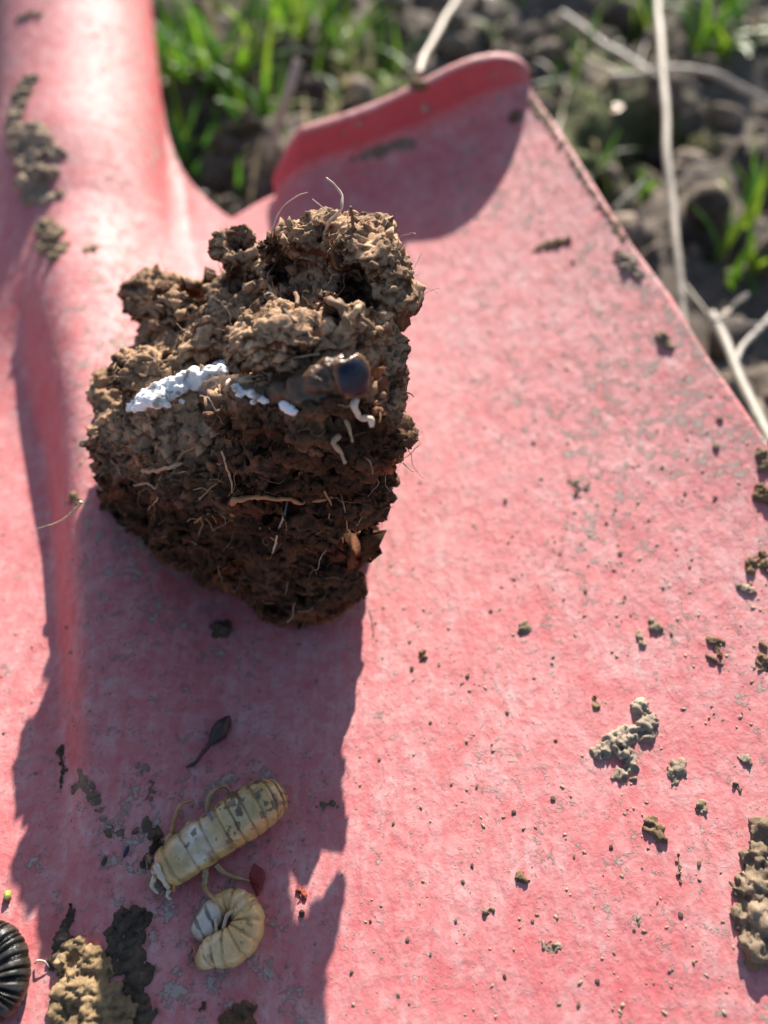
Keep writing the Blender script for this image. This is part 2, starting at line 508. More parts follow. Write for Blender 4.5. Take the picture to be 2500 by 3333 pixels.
# surfaces for resting things on
def bvh_of(objs):
    Vs, Fs, o = [], [], 0
    for ob in objs:
        me = ob.data; V = verts(me); Vs.append(V)
        Fs += [[i+o for i in p.vertices] for p in me.polygons]; o += len(V)
    return BVHTree.FromPolygons([tuple(v) for v in np.vstack(Vs)], Fs)
BVH_SHOVEL = bvh_of([o for o in shovel.children])
def hit(px, py, bvh=None):
    loc, n, _, _ = (bvh or BVH_SHOVEL).ray_cast(CAMV, ray(px, py).normalized())
    if loc is None: return at_z(px, py, 0.0), Vector((0, 0, 1))
    if n.dot(ray(px, py)) > 0: n = -n
    return loc, n

# ------------------------------------------------------------------ ground
GZ = -0.030
def ground_h(x, y):
    p = np.stack([x, y, np.zeros_like(x)], -1)
    h = 0.014*fbm(p*30, 4, 3) - 0.010*sstep(0.05, 0.4, fbm(p*55, 3, 6)) + 0.004*(0.6-worley(p*80, 5)) + 0.0028*(0.5-worley(p*190, 9)) + 0.0012*fbm(p*500, 2, 14)
    near = np.exp(-(np.hypot(x, y-0.25)/0.8)**2)
    dx, dy = x-O2[0], y-O2[1]
    a = dx*A2[0]+dy*A2[1]; b = dx*P2[0]+dy*P2[1]
    under = sstep(0.02, 0.0, np.maximum(np.abs(b)-0.12, np.maximum(a-0.17, -0.15-a)))
    return GZ + h*near - 0.012*under*near
def axis_pts(n, half, dense):
    t = np.linspace(-1, 1, n); k = math.asinh(half/dense)
    return dense*np.sinh(t*k)
gx = axis_pts(560, 60.0, 0.10) + 0.02; gy = axis_pts(560, 60.0, 0.10) + 0.25
GX, GY = np.meshgrid(gx, gy)
gz = ground_h(GX.ravel(), GY.ravel())
p3 = np.stack([GX.ravel(), GY.ravel(), gz], -1)
t0 = fbm(p3*40, 3, 60)[:, None]
gt = np.clip(1.0 + 0.5*t0, 0.4, 1.6)*np.array([[1.0, 1.0, 1.0]])
moss = sstep(0.05, 0.4, fbm(p3*np.array([18, 18, 5]), 3, 80))*np.where(p3[:, 0] < 0.05, 1, 0.7)
gt = gt*(1-moss[:, None]) + moss[:, None]*np.array([[0.75, 1.15, 0.35]])
me = mesh_np('ground', p3, grid_faces(len(gy), len(gx)), colors=gt)
tag(link_mesh('ground', me, M_GROUND), 'rough dark garden soil with moss around the shovel', kind='structure')
BVH_GROUND = BVHTree.FromPolygons([tuple(v) for v in p3], grid_faces(len(gy), len(gx)).tolist())
def ground_at(x, y):
    loc, n, _, _ = BVH_GROUND.ray_cast(Vector((x, y, 1)), Vector((0, 0, -1)))
    return loc.z if loc else GZ

def outside_shovel(x, y, m=0.004):
    a, b = to_ab(x, y)
    if abs(b) < RT+m and a > 0.1: return False
    if a > float(a_top(min(abs(b), B_CORNER)))+0.004+m: return True
    return abs(b) > float(Wedge(min(a, A_CORNER)))+m

lump_bases = []
for k in range(6):
    V, F = ico(2)
    V = V*(1+0.30*fbm(V*1.4+k*9, 2, k)[:, None] + 0.16*vnoise(V*4+k*5, k)[:, None])
    lump_bases.append((V*np.array([1, 0.8, 0.65]), F))
def rot_rand():
    q = RNG.normal(size=4); q /= np.linalg.norm(q); w, x, y, z = q
    return np.array([[1-2*(y*y+z*z), 2*(x*y-z*w), 2*(x*z+y*w)], [2*(x*y+z*w), 1-2*(x*x+z*z), 2*(y*z-x*w)], [2*(x*z-y*w), 2*(y*z+x*w), 1-2*(x*x+y*y)]])
parts, cols = [], []
n = 0
while n < 2600:
    x = RNG.uniform(-0.30, 0.40); y = RNG.uniform(0.02, 0.62)
    if not outside_shovel(x, y, 0.002): continue
    sz = 0.0016 + 0.0075*RNG.random()**3.2
    V, F = lump_bases[n % 6]
    V = (V*sz)@rot_rand().T + np.array([x, y, ground_at(x, y)+sz*0.25])
    parts.append((V, F)); k = RNG.uniform(0.55, 1.65); cols.append(np.tile([[k, k*RNG.uniform(0.95, 1.0), k*RNG.uniform(0.9, 1.0)]], (len(V), 1)))
    n += 1
V, F = join_np(parts)
tag(link_mesh('soil_crumbs', mesh_np('soil_crumbs', V, F, True, np.vstack(cols)), M_GROUND), 'loose crumbs of dark soil scattered over the ground', 'soil', kind='stuff')

# ------------------------------------------------------------------ the clod
clod_pts = [(222, 838, .0250), (330, 870, .032), (440, 882, .038), (520, 885, .043), (700, 880, .047), (850, 900, .044), (882, 740, .045), (832, 575, .049), (740, 515, .047),
            (560, 545, .042), (420, 610, .034), (300, 680, .026), (200, 900, .0245), (196, 1000, .0185), (205, 1080, .0125), (250, 1150, .0085), (868, 960, .036), (862, 1010, .029), (838, 1090, .020),
            (340, 1185, .009), (400, 1245, .005), (480, 1290, .002), (570, 1328, -.0005), (680, 1325, -.0005), (740, 1290, .0), (800, 1190, .009)]
P = [at_z(*c) for c in clod_pts] + [Vector((-0.030, 0.092, 0.001)), Vector((-0.004, 0.092, 0.001)), Vector((-0.040, 0.088, 0.008))]
shells = [hull(P)]
def lump_shell(px, py, z, rx, ry, rz, k):
    V, F = ico(3)
    V = V*(1+0.28*fbm(V*1.6+k*3.1, 3, k)[:, None])*np.array([rx, ry, rz])
    c = at_z(px, py, z)
    return V + np.array(c), F
lumps = [(252, 855, .0238, .0046, .005, .0040), (222, 950, .0225, .003, .004, .004), (800, 960, .0385, .0050, .0045, .0036), (850, 940, .039, .0032, .004, .0034), (620, 730, .0475, .0085, .0050, .0034), (480, 690, .040, .006, .005, .003),
         (800, 545, .0505, .0042, .0060, .0040), (850, 620, .048, .0030, .0050, .0050), (545, 560, .0445, .0062, .0042, .0042), (690, 520, .048, .0065, .0045, .0035),
         (335, 640, .0285, .0058, .0050, .0042), (415, 660, .034, .006, .005, .003), (500, 520, .0440, .0036, .0030, .0032), (760, 690, .048, .0040, .0055, .0036), (300, 800, .0315, .005, .005, .003),
         (500, 1060, .0260, .011, .004, .0045), (330, 1030, .0190, .008, .004, .0045), (700, 1130, .0220, .009, .005, .0045), (760, 1060, .0275, .006, .005, .005), (620, 1230, .0105, .008, .005, .006), (440, 1150, .0140, .009, .0055, .005),
         (640, 1290, .005, .007, .004, .006), (700, 1250, .010, .006, .005, .005)]
for k, (px, py, z, rx, ry, rz) in enumerate(lumps):
    shells.append(lump_shell(px, py, z, rx, ry, rz, k+1))
CV, CF = join_np(shells)
cut = []
def cutter(px, py, z, r, L, direction, k):
    c = np.array(at_z(px, py, z)); d = np.array(direction)/np.linalg.norm(direction)
    n_ = 9
    Pp = c[None] + d[None]*np.linspace(-L, L, n_)[:, None]
    V, F = tube_np(Pp, r, 14)
    V = V + 0.18*r*fbm(V*900, 2, k)[:, None]*np.array([1, .3, 1])
    q, t = quads_fix(F)
    return V, np.vstack([q[:, [0, 1, 2]], q[:, [0, 2, 3]], t])
sv = np.array(SUNV)
def sun_tunnel(px, py, r, y, L, k):               # a gap the sun shines through
    Q = on_blade(px, py); t = (y-Q.y)/SUNV.y; c = Q + SUNV*t
    d = np.array(SUNV); Pp = np.array(c)[None] + d[None]*np.linspace(-L, L, 15)[:, None]
    V, F = tube_np(Pp, r, 14)
    V = V + 0.25*r*fbm(V*700, 2, k)[:, None]*np.array([1, .3, 1])
    q, t_ = quads_fix(F)
    return V, np.vstack([q[:, [0, 1, 2]], q[:, [0, 2, 3]], t_])
cut.append(sun_tunnel(655, 1905, .0027, .072, .030, 1))           # bay in the right side
cut.append(sun_tunnel(700, 1880, .0024, .072, .030, 2))
for k, (gx_, gy_, gr_) in enumerate([(135, 2085, .0030), (175, 2080, .0036), (220, 2100, .0036), (262, 2140, .0034)]):
    TV, TF = sun_tunnel(gx_, gy_, gr_, .075, .040, 20+k)
    cut.append((TV + np.array([0, 0, .001]), TF)); cut.append((TV + np.array([0, 0, .006]), TF))
cut.append(cutter(600, 1255, .0075, .0022, .005, (0.2, 1, 0.1), 2)) # holes low in the front
cut.append(cutter(500, 1215, .0075, .0028, .005, (0.5, 1, 0.1), 3))
cut.append(cutter(600, 585, .044, .0020, .005, (0.0, -0.6, 1), 4))
cut.append(cutter(520, 600, .041, .0028, .005, (0.3, -0.5, 1), 5))
cut.append(cutter(400, 640, .0345, .0022, .005, (0.9, -0.3, 0.5), 6))
cut.append(cutter(780, 625, .0485, .0034, .006, (0.0, -1.0, 0.5), 7))
cut.append(cutter(310, 815, .0355, .0018, .004, (0.9, -0.3, 0.5), 8))
cme = remesh(CV, CF, 0.00026, join_np(cut))
V = verts(cme); N = norms(cme)
front = sstep(-0.2, -0.75, N[:, 1])*sstep(0.7, 0.2, N[:, 2])
topm = sstep(0.35, 0.75, N[:, 2])
def crack(p, octv, k, w):
    return np.exp(-(np.abs(fbm(p, octv, k))/w)**1.0)
Vw = V + 0.0012*np.stack([vnoise(V*420+k*9, 18+k) for k in range(3)], -1)
d1 = (0.0030*fbm(Vw*165, 4, 21, 0.55) - 0.0014*crack(Vw*150, 3, 24, 0.07))*(1-0.5*topm)*(1-0.42*front)
d1 += front*0.0013*fbm(V*np.array([210, 320, 620]), 3, 31)
V = V + N*d1[:, None]; setv(cme, V); N = norms(cme)
crumb = sstep(0.0, 0.4, fbm(V*130, 2, 57))
pit = sstep(0.20, 0.52, fbm(V*np.array([330, 330, 420]), 3, 41))
Vw = V + 0.0006*np.stack([vnoise(V*900+k*9, 38+k) for k in range(3)], -1)
d2 = 0.0009*fbm(Vw*520, 4, 46, 0.55)*(1-0.25*topm) + 0.00013*fbm(V*2400, 2, 52) - 0.0008*crack(Vw*430, 3, 47, 0.06) - 0.0030*pit*(0.5+0.5*front)
d2 += front*(0.0007*fbm(Vw*np.array([300, 600, 1100]), 3, 53, 0.45) - 0.0009*crack(Vw*np.array([240, 400, 800]), 2, 54, 0.07))
d2 += 0.0006*crumb*(0.5-worley(Vw*700, 61))
V = V + N*d2[:, None]; setv(cme, V); N = norms(cme)
# tint: sunlight painted in as a paler top, shade as a darker broken face
lit_top = np.clip(sstep(-0.1, 0.4, N[:, 2]+0.25*N[:, 1])*sstep(0.016, 0.028, V[:, 2])*sstep(0.064, 0.072, V[:, 1]+0.25*(V[:, 2]-0.035)) + 0.25*sstep(0.2, 0.6, fbm(V*120, 3, 71)), 0, 1)
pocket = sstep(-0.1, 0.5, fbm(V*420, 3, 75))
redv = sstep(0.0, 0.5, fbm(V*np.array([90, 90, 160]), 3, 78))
shaded = np.array([[0.40, 0.28, 0.22]])*(1-redv[:, None]) + np.array([[1.20, 0.58, 0.37]])*redv[:, None]
tint = shaded*(1-lit_top[:, None]) + np.array([[2.0, 1.92, 1.75]])*lit_top[:, None]
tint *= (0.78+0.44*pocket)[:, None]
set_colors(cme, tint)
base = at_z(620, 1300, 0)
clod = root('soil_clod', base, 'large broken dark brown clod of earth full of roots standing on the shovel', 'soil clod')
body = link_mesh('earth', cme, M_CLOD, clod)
BVH_CLOD = BVHTree.FromPolygons([tuple(v) for v in V], [list(p.vertices) for p in cme.polygons])
def on_clod(px, py, lift=0.0):
    loc, n, _, _ = BVH_CLOD.ray_cast(CAMV, ray(px, py).normalized())
    if loc is None: return None
    return loc - ray(px, py).normalized()*lift

# crumbs clinging to it
shard_bases = [hull([Vector(v) for v in RNG.normal(size=(16, 3))*np.array([.75, .6, .5])]) for k in range(8)]
parts, cols = [], []
idx = RNG.choice(len(V), 9000, replace=False)
for i in idx:
    if len(parts) > 900: break
    if N[i, 1] > 0.5 and N[i, 2] < 0.2: continue
    if N[i, 2] < 0.25 and RNG.random() > 0.4: continue
    sz = 0.00016 + 0.00075*RNG.random()**2.6
    B, F = shard_bases[len(parts) % 8]
    W = (B*sz)@rot_rand().T + V[i] + N[i]*sz*0.35
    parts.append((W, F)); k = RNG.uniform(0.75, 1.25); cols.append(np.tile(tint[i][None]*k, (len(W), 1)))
JV, JF = join_np(parts)
o = link_mesh('crumbs', mesh_np('crumbs', JV, JF, False, np.vstack(cols)), M_CLOD, clod); o['kind'] = 'stuff'

def root_mesh(P, r0, r1, col, sides=7, wob=0.25, n=None, knots=True):
    P = np.asarray([tuple(p) for p in P]); n = n or max(14, 7*len(P))
    C = catmull(P, n)
    L = np.linalg.norm(np.diff(C, axis=0), axis=1).sum()
    C = C + (np.stack([vnoise(C*900+k*7, 90+k) for k in range(3)], -1))*r0*wob*2
    rad = np.linspace(r0, r1, n)*(1+(0.35*vnoise(C*1800, 95) if knots else 0))
    V, F = tube_np(C, np.abs(rad)+1e-6, sides)
    c = np.asarray(col)[None]*(1+0.25*fbm(V*700, 2, 96))[:, None]
    return mesh_mixed('root', V, F, True, c)

CR_PALE, CR_TAN, CR_BROWN, CR_DARK, CR_OR = (0.72, 0.58, 0.46), (0.48, 0.34, 0.21), (0.25, 0.15, 0.09), (0.07, 0.045, 0.035), (0.42, 0.21, 0.10)
# (pixels along the root on the clod, radius start/end in mm, colour, lift mm)
roots = [
 ([(620, 1085), (612, 1120), (598, 1160), (590, 1195)], .16, .09, CR_PALE, .4),
 ([(503, 1112), (508, 1082), (540, 1072), (610, 1078), (660, 1086), (720, 1075)], .42, .18, CR_OR, .5),
 ([(375, 1012), (392, 985), (418, 965), (440, 960)], .22, .12, CR_OR, .4),
 ([(310, 1018), (335, 1015), (365, 1010), (395, 1000)], .38, .2, CR_TAN, .4),
 ([(480, 975), (490, 1010), (500, 1040), (502, 1065)], .16, .1, CR_TAN, .3),
 ([(290, 1048), (325, 1046), (340, 1075), (320, 1100)], .16, .08, CR_TAN, .3),
 ([(355, 1020), (340, 1050), (330, 1080)], .2, .1, CR_BROWN, .3),
 ([(768, 862), (765, 885), (778, 903), (800, 905), (802, 925)], .34, .26, (0.75, .62, .48), .9),
 ([(735, 940), (722, 955), (735, 975), (745, 1000)], .3, .2, CR_TAN, .8),
 ([(745, 905), (755, 930), (762, 955)], .2, .12, CR_TAN, .9),
 ([(590, 630), (578, 600), (600, 560), (620, 520)], .16, .08, CR_TAN, .9),
 ([(600, 640), (615, 670), (640, 695)], .26, .16, CR_DARK, .7),
 ([(632, 590), (640, 620), (640, 660)], .3, .22, (0.2, .11, .07), .7),
 ([(560, 565), (580, 600), (600, 640), (610, 660)], .12, .09, CR_TAN, .6),
 ([(690, 630), (720, 655), (745, 665), (750, 690)], .45, .3, CR_BROWN, .8),
 ([(755, 690), (775, 665), (790, 655)], .35, .28, CR_TAN, 1.4),
 ([(730, 650), (750, 700), (758, 715)], .4, .25, CR_BROWN, 1.0),
 ([(270, 775), (310, 768), (340, 778), (380, 775)], .14, .08, CR_TAN, .4),
 ([(600, 780), (650, 770), (690, 765)], .2, .1, CR_TAN, .5),
 ([(640, 850), (670, 825), (700, 810)], .3, .2, CR_TAN, .5),
 ([(560, 1140), (590, 1165), (600, 1175)], .12, .06, CR_TAN, .3),
 ([(700, 1060), (715, 1090), (710, 1120)], .12, .08, CR_OR, .3),
 ([(735, 1065), (745, 1100), (750, 1140), (748, 1170)], .1, .06, CR_OR, .3),
 ([(430, 1080), (455, 1055), (480, 1035)], .13, .07, CR_OR, .3),
 ([(420, 1130), (450, 1110), (470, 1130)], .11, .07, CR_OR, .3),
]
for pts, r0, r1, c, lift in roots:
    P = [on_clod(x, y, lift*0.001) for x, y in pts]; P = [p for p in P if p is not None]
    if len(P) < 2: continue
    link_mesh('root', root_mesh(P, r0*0.00125, r1*0.0012, c), M_ROOT, clod)
# roots that stand clear of the clod
free = [
 ([(700, 505, .0500), (712, 480, .052), (738, 450, .054), (735, 415, .055), (705, 385, .056)], .22, .12, (0.60, .47, .36)),
 ([(580, 540, .047), (590, 490, .0495), (610, 450, .051), (640, 425, .052), (665, 415, .0525)], .1, .07, (0.60, .47, .36)),
 ([(730, 480, .050), (705, 455, .052), (675, 430, .053)], .09, .06, (0.7, .6, .5)),
 ([(768, 510, .0525), (762, 480, .055), (757, 447, .057)], .26, .16, (0.16, .09, .06)),
 ([(175, 1085, .030), (150, 1112, .027), (125, 1128, .0245), (80, 1142, .022)], .22, .06, (0.50, .40, .24)),
 ([(870, 1000, .036), (890, 1018, .035), (905, 1015, .0345)], .07, .04, (0.4, .25, .15)),
 ([(870, 640, .047), (890, 590, .049), (912, 545, .051)], .04, .03, (0.6, .5, .4)),
 ([(700, 1320, .002), (740, 1322, .003), (790, 1320, .002), (815, 1318, .004)], .12, .07, (0.42, .30, .2)),
 ([(860, 845, .041), (885, 850, .0405), (893, 858, .040)], .12, .06, (0.3, .18, .1)),
]
for pts, r0, r1, c in free:
    link_mesh('root', root_mesh([at_z(*p) for p in pts], r0*0.001, r1*0.001, c), M_ROOT, clod)
# bark sliver on the right side
hp = [at_z(*c) for c in [(868, 598, .050), (878, 640, .048), (883, 700, .0455), (862, 720, .0455), (846, 690, .047), (855, 640, .049)]]
nrm = Vector((0.75, -0.55, 0.2))*0.0005
HV, HF = hull([p+nrm for p in hp]+[p-nrm for p in hp])
sm = remesh(HV, HF, 0.00025); SV = verts(sm); SV = SV + norms(sm)*(0.0003*fbm(SV*np.array([1500, 1500, 300]), 3, 8))[:, None]; setv(sm, SV)
set_colors(sm, np.tile([[0.9, 0.5, 0.38]], (len(SV), 1)))
link_mesh('bark_sliver', sm, M_CLOD, clod)
# hair roots too many to count
parts, cols = [], []
ok = np.where((N[:, 1] < 0.4) | (N[:, 2] > 0.3))[0]
for i in RNG.choice(ok, 800, replace=False):
    L = RNG.uniform(0.0012, 0.0055); st = 9
    d = N[i]*0.25 + RNG.normal(size=3)*0.8; d /= np.linalg.norm(d)
    Q = [V[i]-N[i]*0.0003]
    for k in range(st):
        d = d + RNG.normal(size=3)*0.38; d -= N[i]*0.10*(k/st); d /= np.linalg.norm(d); Q.append(Q[-1]+d*L/st)
    W, F = tube_np(np.array(Q), np.linspace(1, 0.5, st+1)*RNG.uniform(0.000025, 0.000085), 4, False)
    parts.append((W, F)); c = np.array([CR_TAN, CR_OR, CR_BROWN, (0.6, .48, .36)][RNG.integers(4)]); cols.append(np.tile(c[None], (len(W), 1)))
JV, JF = join_np(parts)
o = link_mesh('hair_roots', mesh_np('hair_roots', JV, JF, True, np.vstack(cols)), M_ROOT, clod); o['kind'] = 'stuff'

# ------------------------------------------------------------------ mouldy larva bedded in the clod's front edge
def surf(px, py, lift, z):
    p = on_clod(px, py, lift); return p if p is not None else at_z(px, py, z)
lar = root('mouldy_larva', surf(620, 840, 0, .05), 'dead dark larva with blue black blunt end bedded in the top edge of the clod', 'larva')
Pl = [surf(440, 850, -.0030, .05), surf(520, 850, -.0028, .05), surf(600, 850, -.0014, .05), surf(672, 842, -.0004, .051), surf(730, 815, -.0002, .0515)]
e0 = Pl[-1]; tipdir = (Vector((0.55, -0.62, 0.45))).normalized()
Pl += [e0 + Vector((0.0012, -0.0003, 0.0005)), e0 + Vector((0.0012, -0.0003, 0.0005)) + tipdir*0.0020]
C = catmull([tuple(p) for p in Pl], 90)
sL = np.linspace(0, 1, 90)
rad = (0.0023+0.00012*np.sin(sL*70)+0.0002*sstep(.6, .9, sL))*np.clip((sL/0.06), 0.15, 1)**0.5*np.where(sL > 0.89, np.clip(1-((sL-0.89)/0.11)**2.2, 0.0004, 1)**0.5, 1.0)*(1-0.10*np.exp(-((sL-.86)/.03)**2))
LV, LF = tube_np(C, rad, 36)
ss = np.concatenate([np.repeat(sL, 36), [0, 1]])
nz = fbm(LV*700, 4, 131); sL_all = ss
LV = LV + (LV-np.vstack([np.repeat(C, 36, 0), C[0], C[-1]]))*(0.22*nz*(sL_all < 0.93)+0.13*nz)[:, None]
brown = np.array([0.13, 0.075, 0.045]); navy = np.array([0.012, 0.012, 0.030]); rim = np.array([0.24, 0.12, 0.055])
f1 = sstep(0.92, 0.955, ss+0.05*nz)[:, None]; f0 = (sstep(0.78, 0.88, ss+0.05*nz)*(1-sstep(0.93, 0.955, ss+0.02*nz)))[:, None]
lc = brown*(1-f0-f1)*(0.8+0.6*nz[:, None]) + rim*f0*(0.9+0.8*nz[:, None]) + navy*f1
link_mesh('body', mesh_mixed('larva_body', LV, LF, True, np.clip(lc, 0.004, 1)), M_DARKLARVA, lar)
sph = []
def add_sph(p, r, sc=(1, 1, 1)):
    B, F = ico(2); sph.append((B*r*np.array(sc)+np.array(p), F))
ml = np.array([(278, 884, 9), (300, 872, 17), (322, 860, 24), (350, 848, 25), (378, 838, 21), (405, 822, 20), (435, 812, 25), (462, 808, 25), (486, 802, 19)], float)
for k in range(230):
    f = min(random.random()**1.15*(len(ml)-1.001), len(ml)-1.001); i = int(f); q = ml[i]*(1-f+i)+ml[i+1]*(f-i)
    off = random.uniform(-1, 1); rr = q[2]*random.uniform(.26, .52)
    p = surf(q[0]+random.uniform(-4, 4), q[1]-2+off*(q[2]-rr*.6), 0.0012, .04)
    add_sph(p, rr*1.2*pxsize(p), (1.15, .9, 1.0))
for x, y, rr in [(495, 822, 9), (503, 830, 9), (512, 836, 8), (521, 842, 8), (531, 846, 7), (541, 851, 7), (551, 857, 6), (560, 862, 6), (572, 866, 6), (547, 868, 5), (520, 852, 6), (505, 846, 5), (618, 878, 8), (627, 884, 9), (634, 888, 7), (390, 868, 6), (360, 874, 6)]:
    p = surf(x, y, 0.0013, .04); add_sph(p, rr*1.35*pxsize(p), (1.3, .9, .9))
mm = remesh(*join_np(sph), 0.00016)
MV = verts(mm); MN = norms(mm)
MV = MV + MN*(0.00045*fbm(MV*900, 4, 143, .6) - 0.0006*sstep(0.25, 0.6, fbm(MV*600, 3, 147)))[:, None]
setv(mm, MV)
mc = np.array([[0.95, 0.95, 0.94]])*np.ones((len(MV), 1)); dirt = sstep(0.16, 0.42, fbm(MV*620, 4, 149))[:, None]
set_colors(mm, mc*(1-dirt*0.8)+np.array([[0.30, 0.22, 0.15]])*dirt*0.8)
link_mesh('mould_crust', mm, M_MOULD, lar)['label'] = 'lumpy white mould crust over the left half of the larva'

# ------------------------------------------------------------------ insects on the blade
def sweep_body(C, hw, hh, nsec=40, flat=0.0):
    """C centre points, half widths, half heights; returns verts, faces, s, angle (0 = up)"""
    n = len(C); Cs = C.copy(); kw = n//6*2+1                # frames follow the smoothed spine, not the ring folds
    Cs[:, 2] = np.convolve(np.pad(C[:, 2], kw//2, mode='edge'), np.ones(kw)/kw, 'valid')
    T = np.gradient(Cs, axis=0); T /= np.linalg.norm(T, axis=1)[:, None]
    up = np.array([0, 0, 1.0]); Sd = np.cross(T, up); Sd /= np.linalg.norm(Sd, axis=1)[:, None]; U = np.cross(Sd, T)
    th = np.linspace(0, 2*math.pi, nsec, endpoint=False)
    V = C[:, None] + hw[:, None, None]*np.sin(th)[None, :, None]*Sd[:, None] + hh[:, None, None]*np.cos(th)[None, :, None]*U[:, None]
    return V.reshape(-1, 3), grid_faces(n, nsec, True), np.repeat(np.linspace(0, 1, n), nsec), np.tile(th, n)

def leg_np(pts, r0, r1, zs):
    P = []
    for (x, y), z in zip(pts, zs):
        p, nn = hit(x, y); P.append(tuple(p + Vector((0, 0, z*0.001)) - ray(x, y).normalized()*0))
    C = catmull(P, 8*len(P)); n = len(C)
    rad = np.linspace(r0, r1, n)*0.001*(1+0.18*np.sin(np.linspace(0, 9.4, n))**2)
    return tube_np(C, rad, 8)

def to_tri(V, F):
    q, t = quads_fix(F); return V, np.vstack([q[:, [0, 1, 2]], q[:, [0, 2, 3]]] + ([t] if len(t) else []))

def cream(ss, th, V, k):
    n1 = fbm(V*420, 3, k); n2 = fbm(V*900, 3, k+5)
    return n1, n2

# -- straight pale nymph
NS_ = 110
def nymph():
    px = [(338, 1905), (365, 1884), (398, 1862), (430, 1840), (462, 1820), (494, 1798), (526, 1777), (558, 1756), (590, 1735), (617, 1716)]
    P = [tuple(hit(*p)[0]) for p in px]
    n = 320; C = catmull(P, n); s = np.linspace(0, 1, n)
    w = np.interp(s, [0, .03, .08, .15, .3, .5, .7, .85, .94, .985, 1], [.3, 1.6, 2.3, 2.75, 3.0, 3.1, 3.35, 3.1, 2.35, 1.2, .12])*0.001
    w = w*1.03; h = w*np.interp(s, [0, .15, .5, .8, 1], [.70, .74, .84, .88, .85])
    seg = np.array([.09, .17, .29, .43, .55, .63, .71, .785, .855, .915, .96])
    gr = np.zeros(n)
    ed = np.concatenate([[0], seg, [1]]); bul = np.zeros(n)
    for g0, g1 in zip(ed[:-1], ed[1:]):
        f = (s-g0)/(g1-g0); m = (f >= 0) & (f <= 1); bul[m] = np.abs(2*f[m]-1)**4 + 0.35*(1-f[m])
    for g in seg: gr += np.exp(-((s-g)/0.0085)**2)
    w = w*(1-0.055*bul); h = h*(1-0.055*bul)
    C[:, 2] += h*0.92
    V, F, ss, th = sweep_body(C, w, h, NS_)
    n1, n2 = cream(ss, th, V, 201)
    V = V + (V-np.repeat(C, NS_, 0))*(0.045*n1+0.03*n2)[:, None]
    upm = np.cos(th)
    col = np.tile(np.array([[0.56, 0.375, 0.145]]), (len(V), 1))
    def mixin(m, c):
        nonlocal col
        m = np.clip(m, 0, 1)[:, None]; col = col*(1-m)+np.array([c])*m
    white = np.exp(-((ss-0.36)/0.11)**2)*sstep(0.35, 0.75, upm+0.45*n1+0.25*n2)
    mixin(white*0.9, (0.74, 0.69, 0.60))
    mixin(np.exp(-((ss-0.66)/0.10)**2)*sstep(0.3, 0.8, upm+0.4*n1)*0.8, (0.58, 0.47, 0.28))
    mixin(sstep(0.1, 0.45, n1)*sstep(0.1, 0.3, ss)*sstep(-.1, .4, upm)*0.55, (0.44, 0.33, 0.12))
    mixin(sstep(0.2, -0.8, np.sin(th))*0*ss, (0.6, 0.4, 0.2))
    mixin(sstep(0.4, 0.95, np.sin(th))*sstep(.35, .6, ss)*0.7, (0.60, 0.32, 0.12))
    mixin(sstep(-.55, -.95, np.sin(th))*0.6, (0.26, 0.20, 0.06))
    mixin(sstep(0.19, 0.33, fbm(V*650, 4, 209, .6))*sstep(.15, .3, ss)*sstep(0, .4, upm)*0.85, (0.085, 0.06, 0.03))
    mixin(sstep(0.30, 0.42, n2)*sstep(0.42, 0.6, ss)*sstep(0.95, 0.85, ss)*sstep(0.1, .5, upm)*0.9, (0.10, 0.075, 0.05))
    grv = np.interp(ss+0.010*n1, s, gr); mixin(grv*(0.35+1.1*n2), (0.16, 0.09, 0.03)); mixin(np.interp(ss+0.010*n1, s, np.clip(bul, 0, 1))*0.28, (0.30, 0.19, 0.06))
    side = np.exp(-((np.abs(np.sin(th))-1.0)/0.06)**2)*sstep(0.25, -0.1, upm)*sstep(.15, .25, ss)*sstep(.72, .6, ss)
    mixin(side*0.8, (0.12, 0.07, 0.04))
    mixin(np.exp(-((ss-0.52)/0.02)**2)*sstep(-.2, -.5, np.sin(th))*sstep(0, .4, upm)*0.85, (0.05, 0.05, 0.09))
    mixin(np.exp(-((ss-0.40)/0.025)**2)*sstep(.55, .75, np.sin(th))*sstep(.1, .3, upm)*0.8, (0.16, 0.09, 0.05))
    head = sstep(0.14, 0.07, ss+0.03*n1)
    mixin(head*0.85, (0.26, 0.15, 0.06)); mixin(head*sstep(-0.1, 0.2, n2), (0.045, 0.03, 0.02)); mixin(head*sstep(0.15, 0.4, -n2), (0.66, 0.58, 0.45))
    pieces = [to_tri(V, F)]; cc = [col]
    legs = [([(396, 1838), (404, 1800), (416, 1779)], .42, .34, (1.6, 1.2, .7), (0.50, .38, .19)),
            ([(372, 1812), (391, 1752), (419, 1731)], .26, .10, (.7, 1.6, .4), (0.45, .24, .09)),
            ([(372, 1850), (366, 1818), (374, 1806)], .32, .26, (1.5, 1.0, .7), (0.45, .30, .14)),
            ([(470, 1790), (452, 1760), (459, 1725), (485, 1703), (499, 1713)], .34, .14, (1.5, 1.0, 1.6, 1.0, .3), (0.45, .29, .14)),
            ([(446, 1872), (447, 1893), (443, 1918)], .40, .30, (1.4, 1.0, .8), (0.40, .28, .14)),
            ([(443, 1918), (460, 1940), (480, 1958)], .24, .12, (.9, 2.2, 3.4), (0.45, .30, .15)),
            ([(470, 1872), (490, 1890), (535, 1903), (556, 1900)], .28, .12, (1.4, .8, .6, .4), (0.42, .26, .13))]
    for pts, r0, r1, zs, c in legs:
        LV, LF = to_tri(*leg_np(pts, r0*1.3, r1*1.3, zs)); pieces.append((LV, LF)); cc.append(np.tile(np.array([c]), (len(LV), 1))*(1+0.3*fbm(LV*800, 2, 7))[:, None])
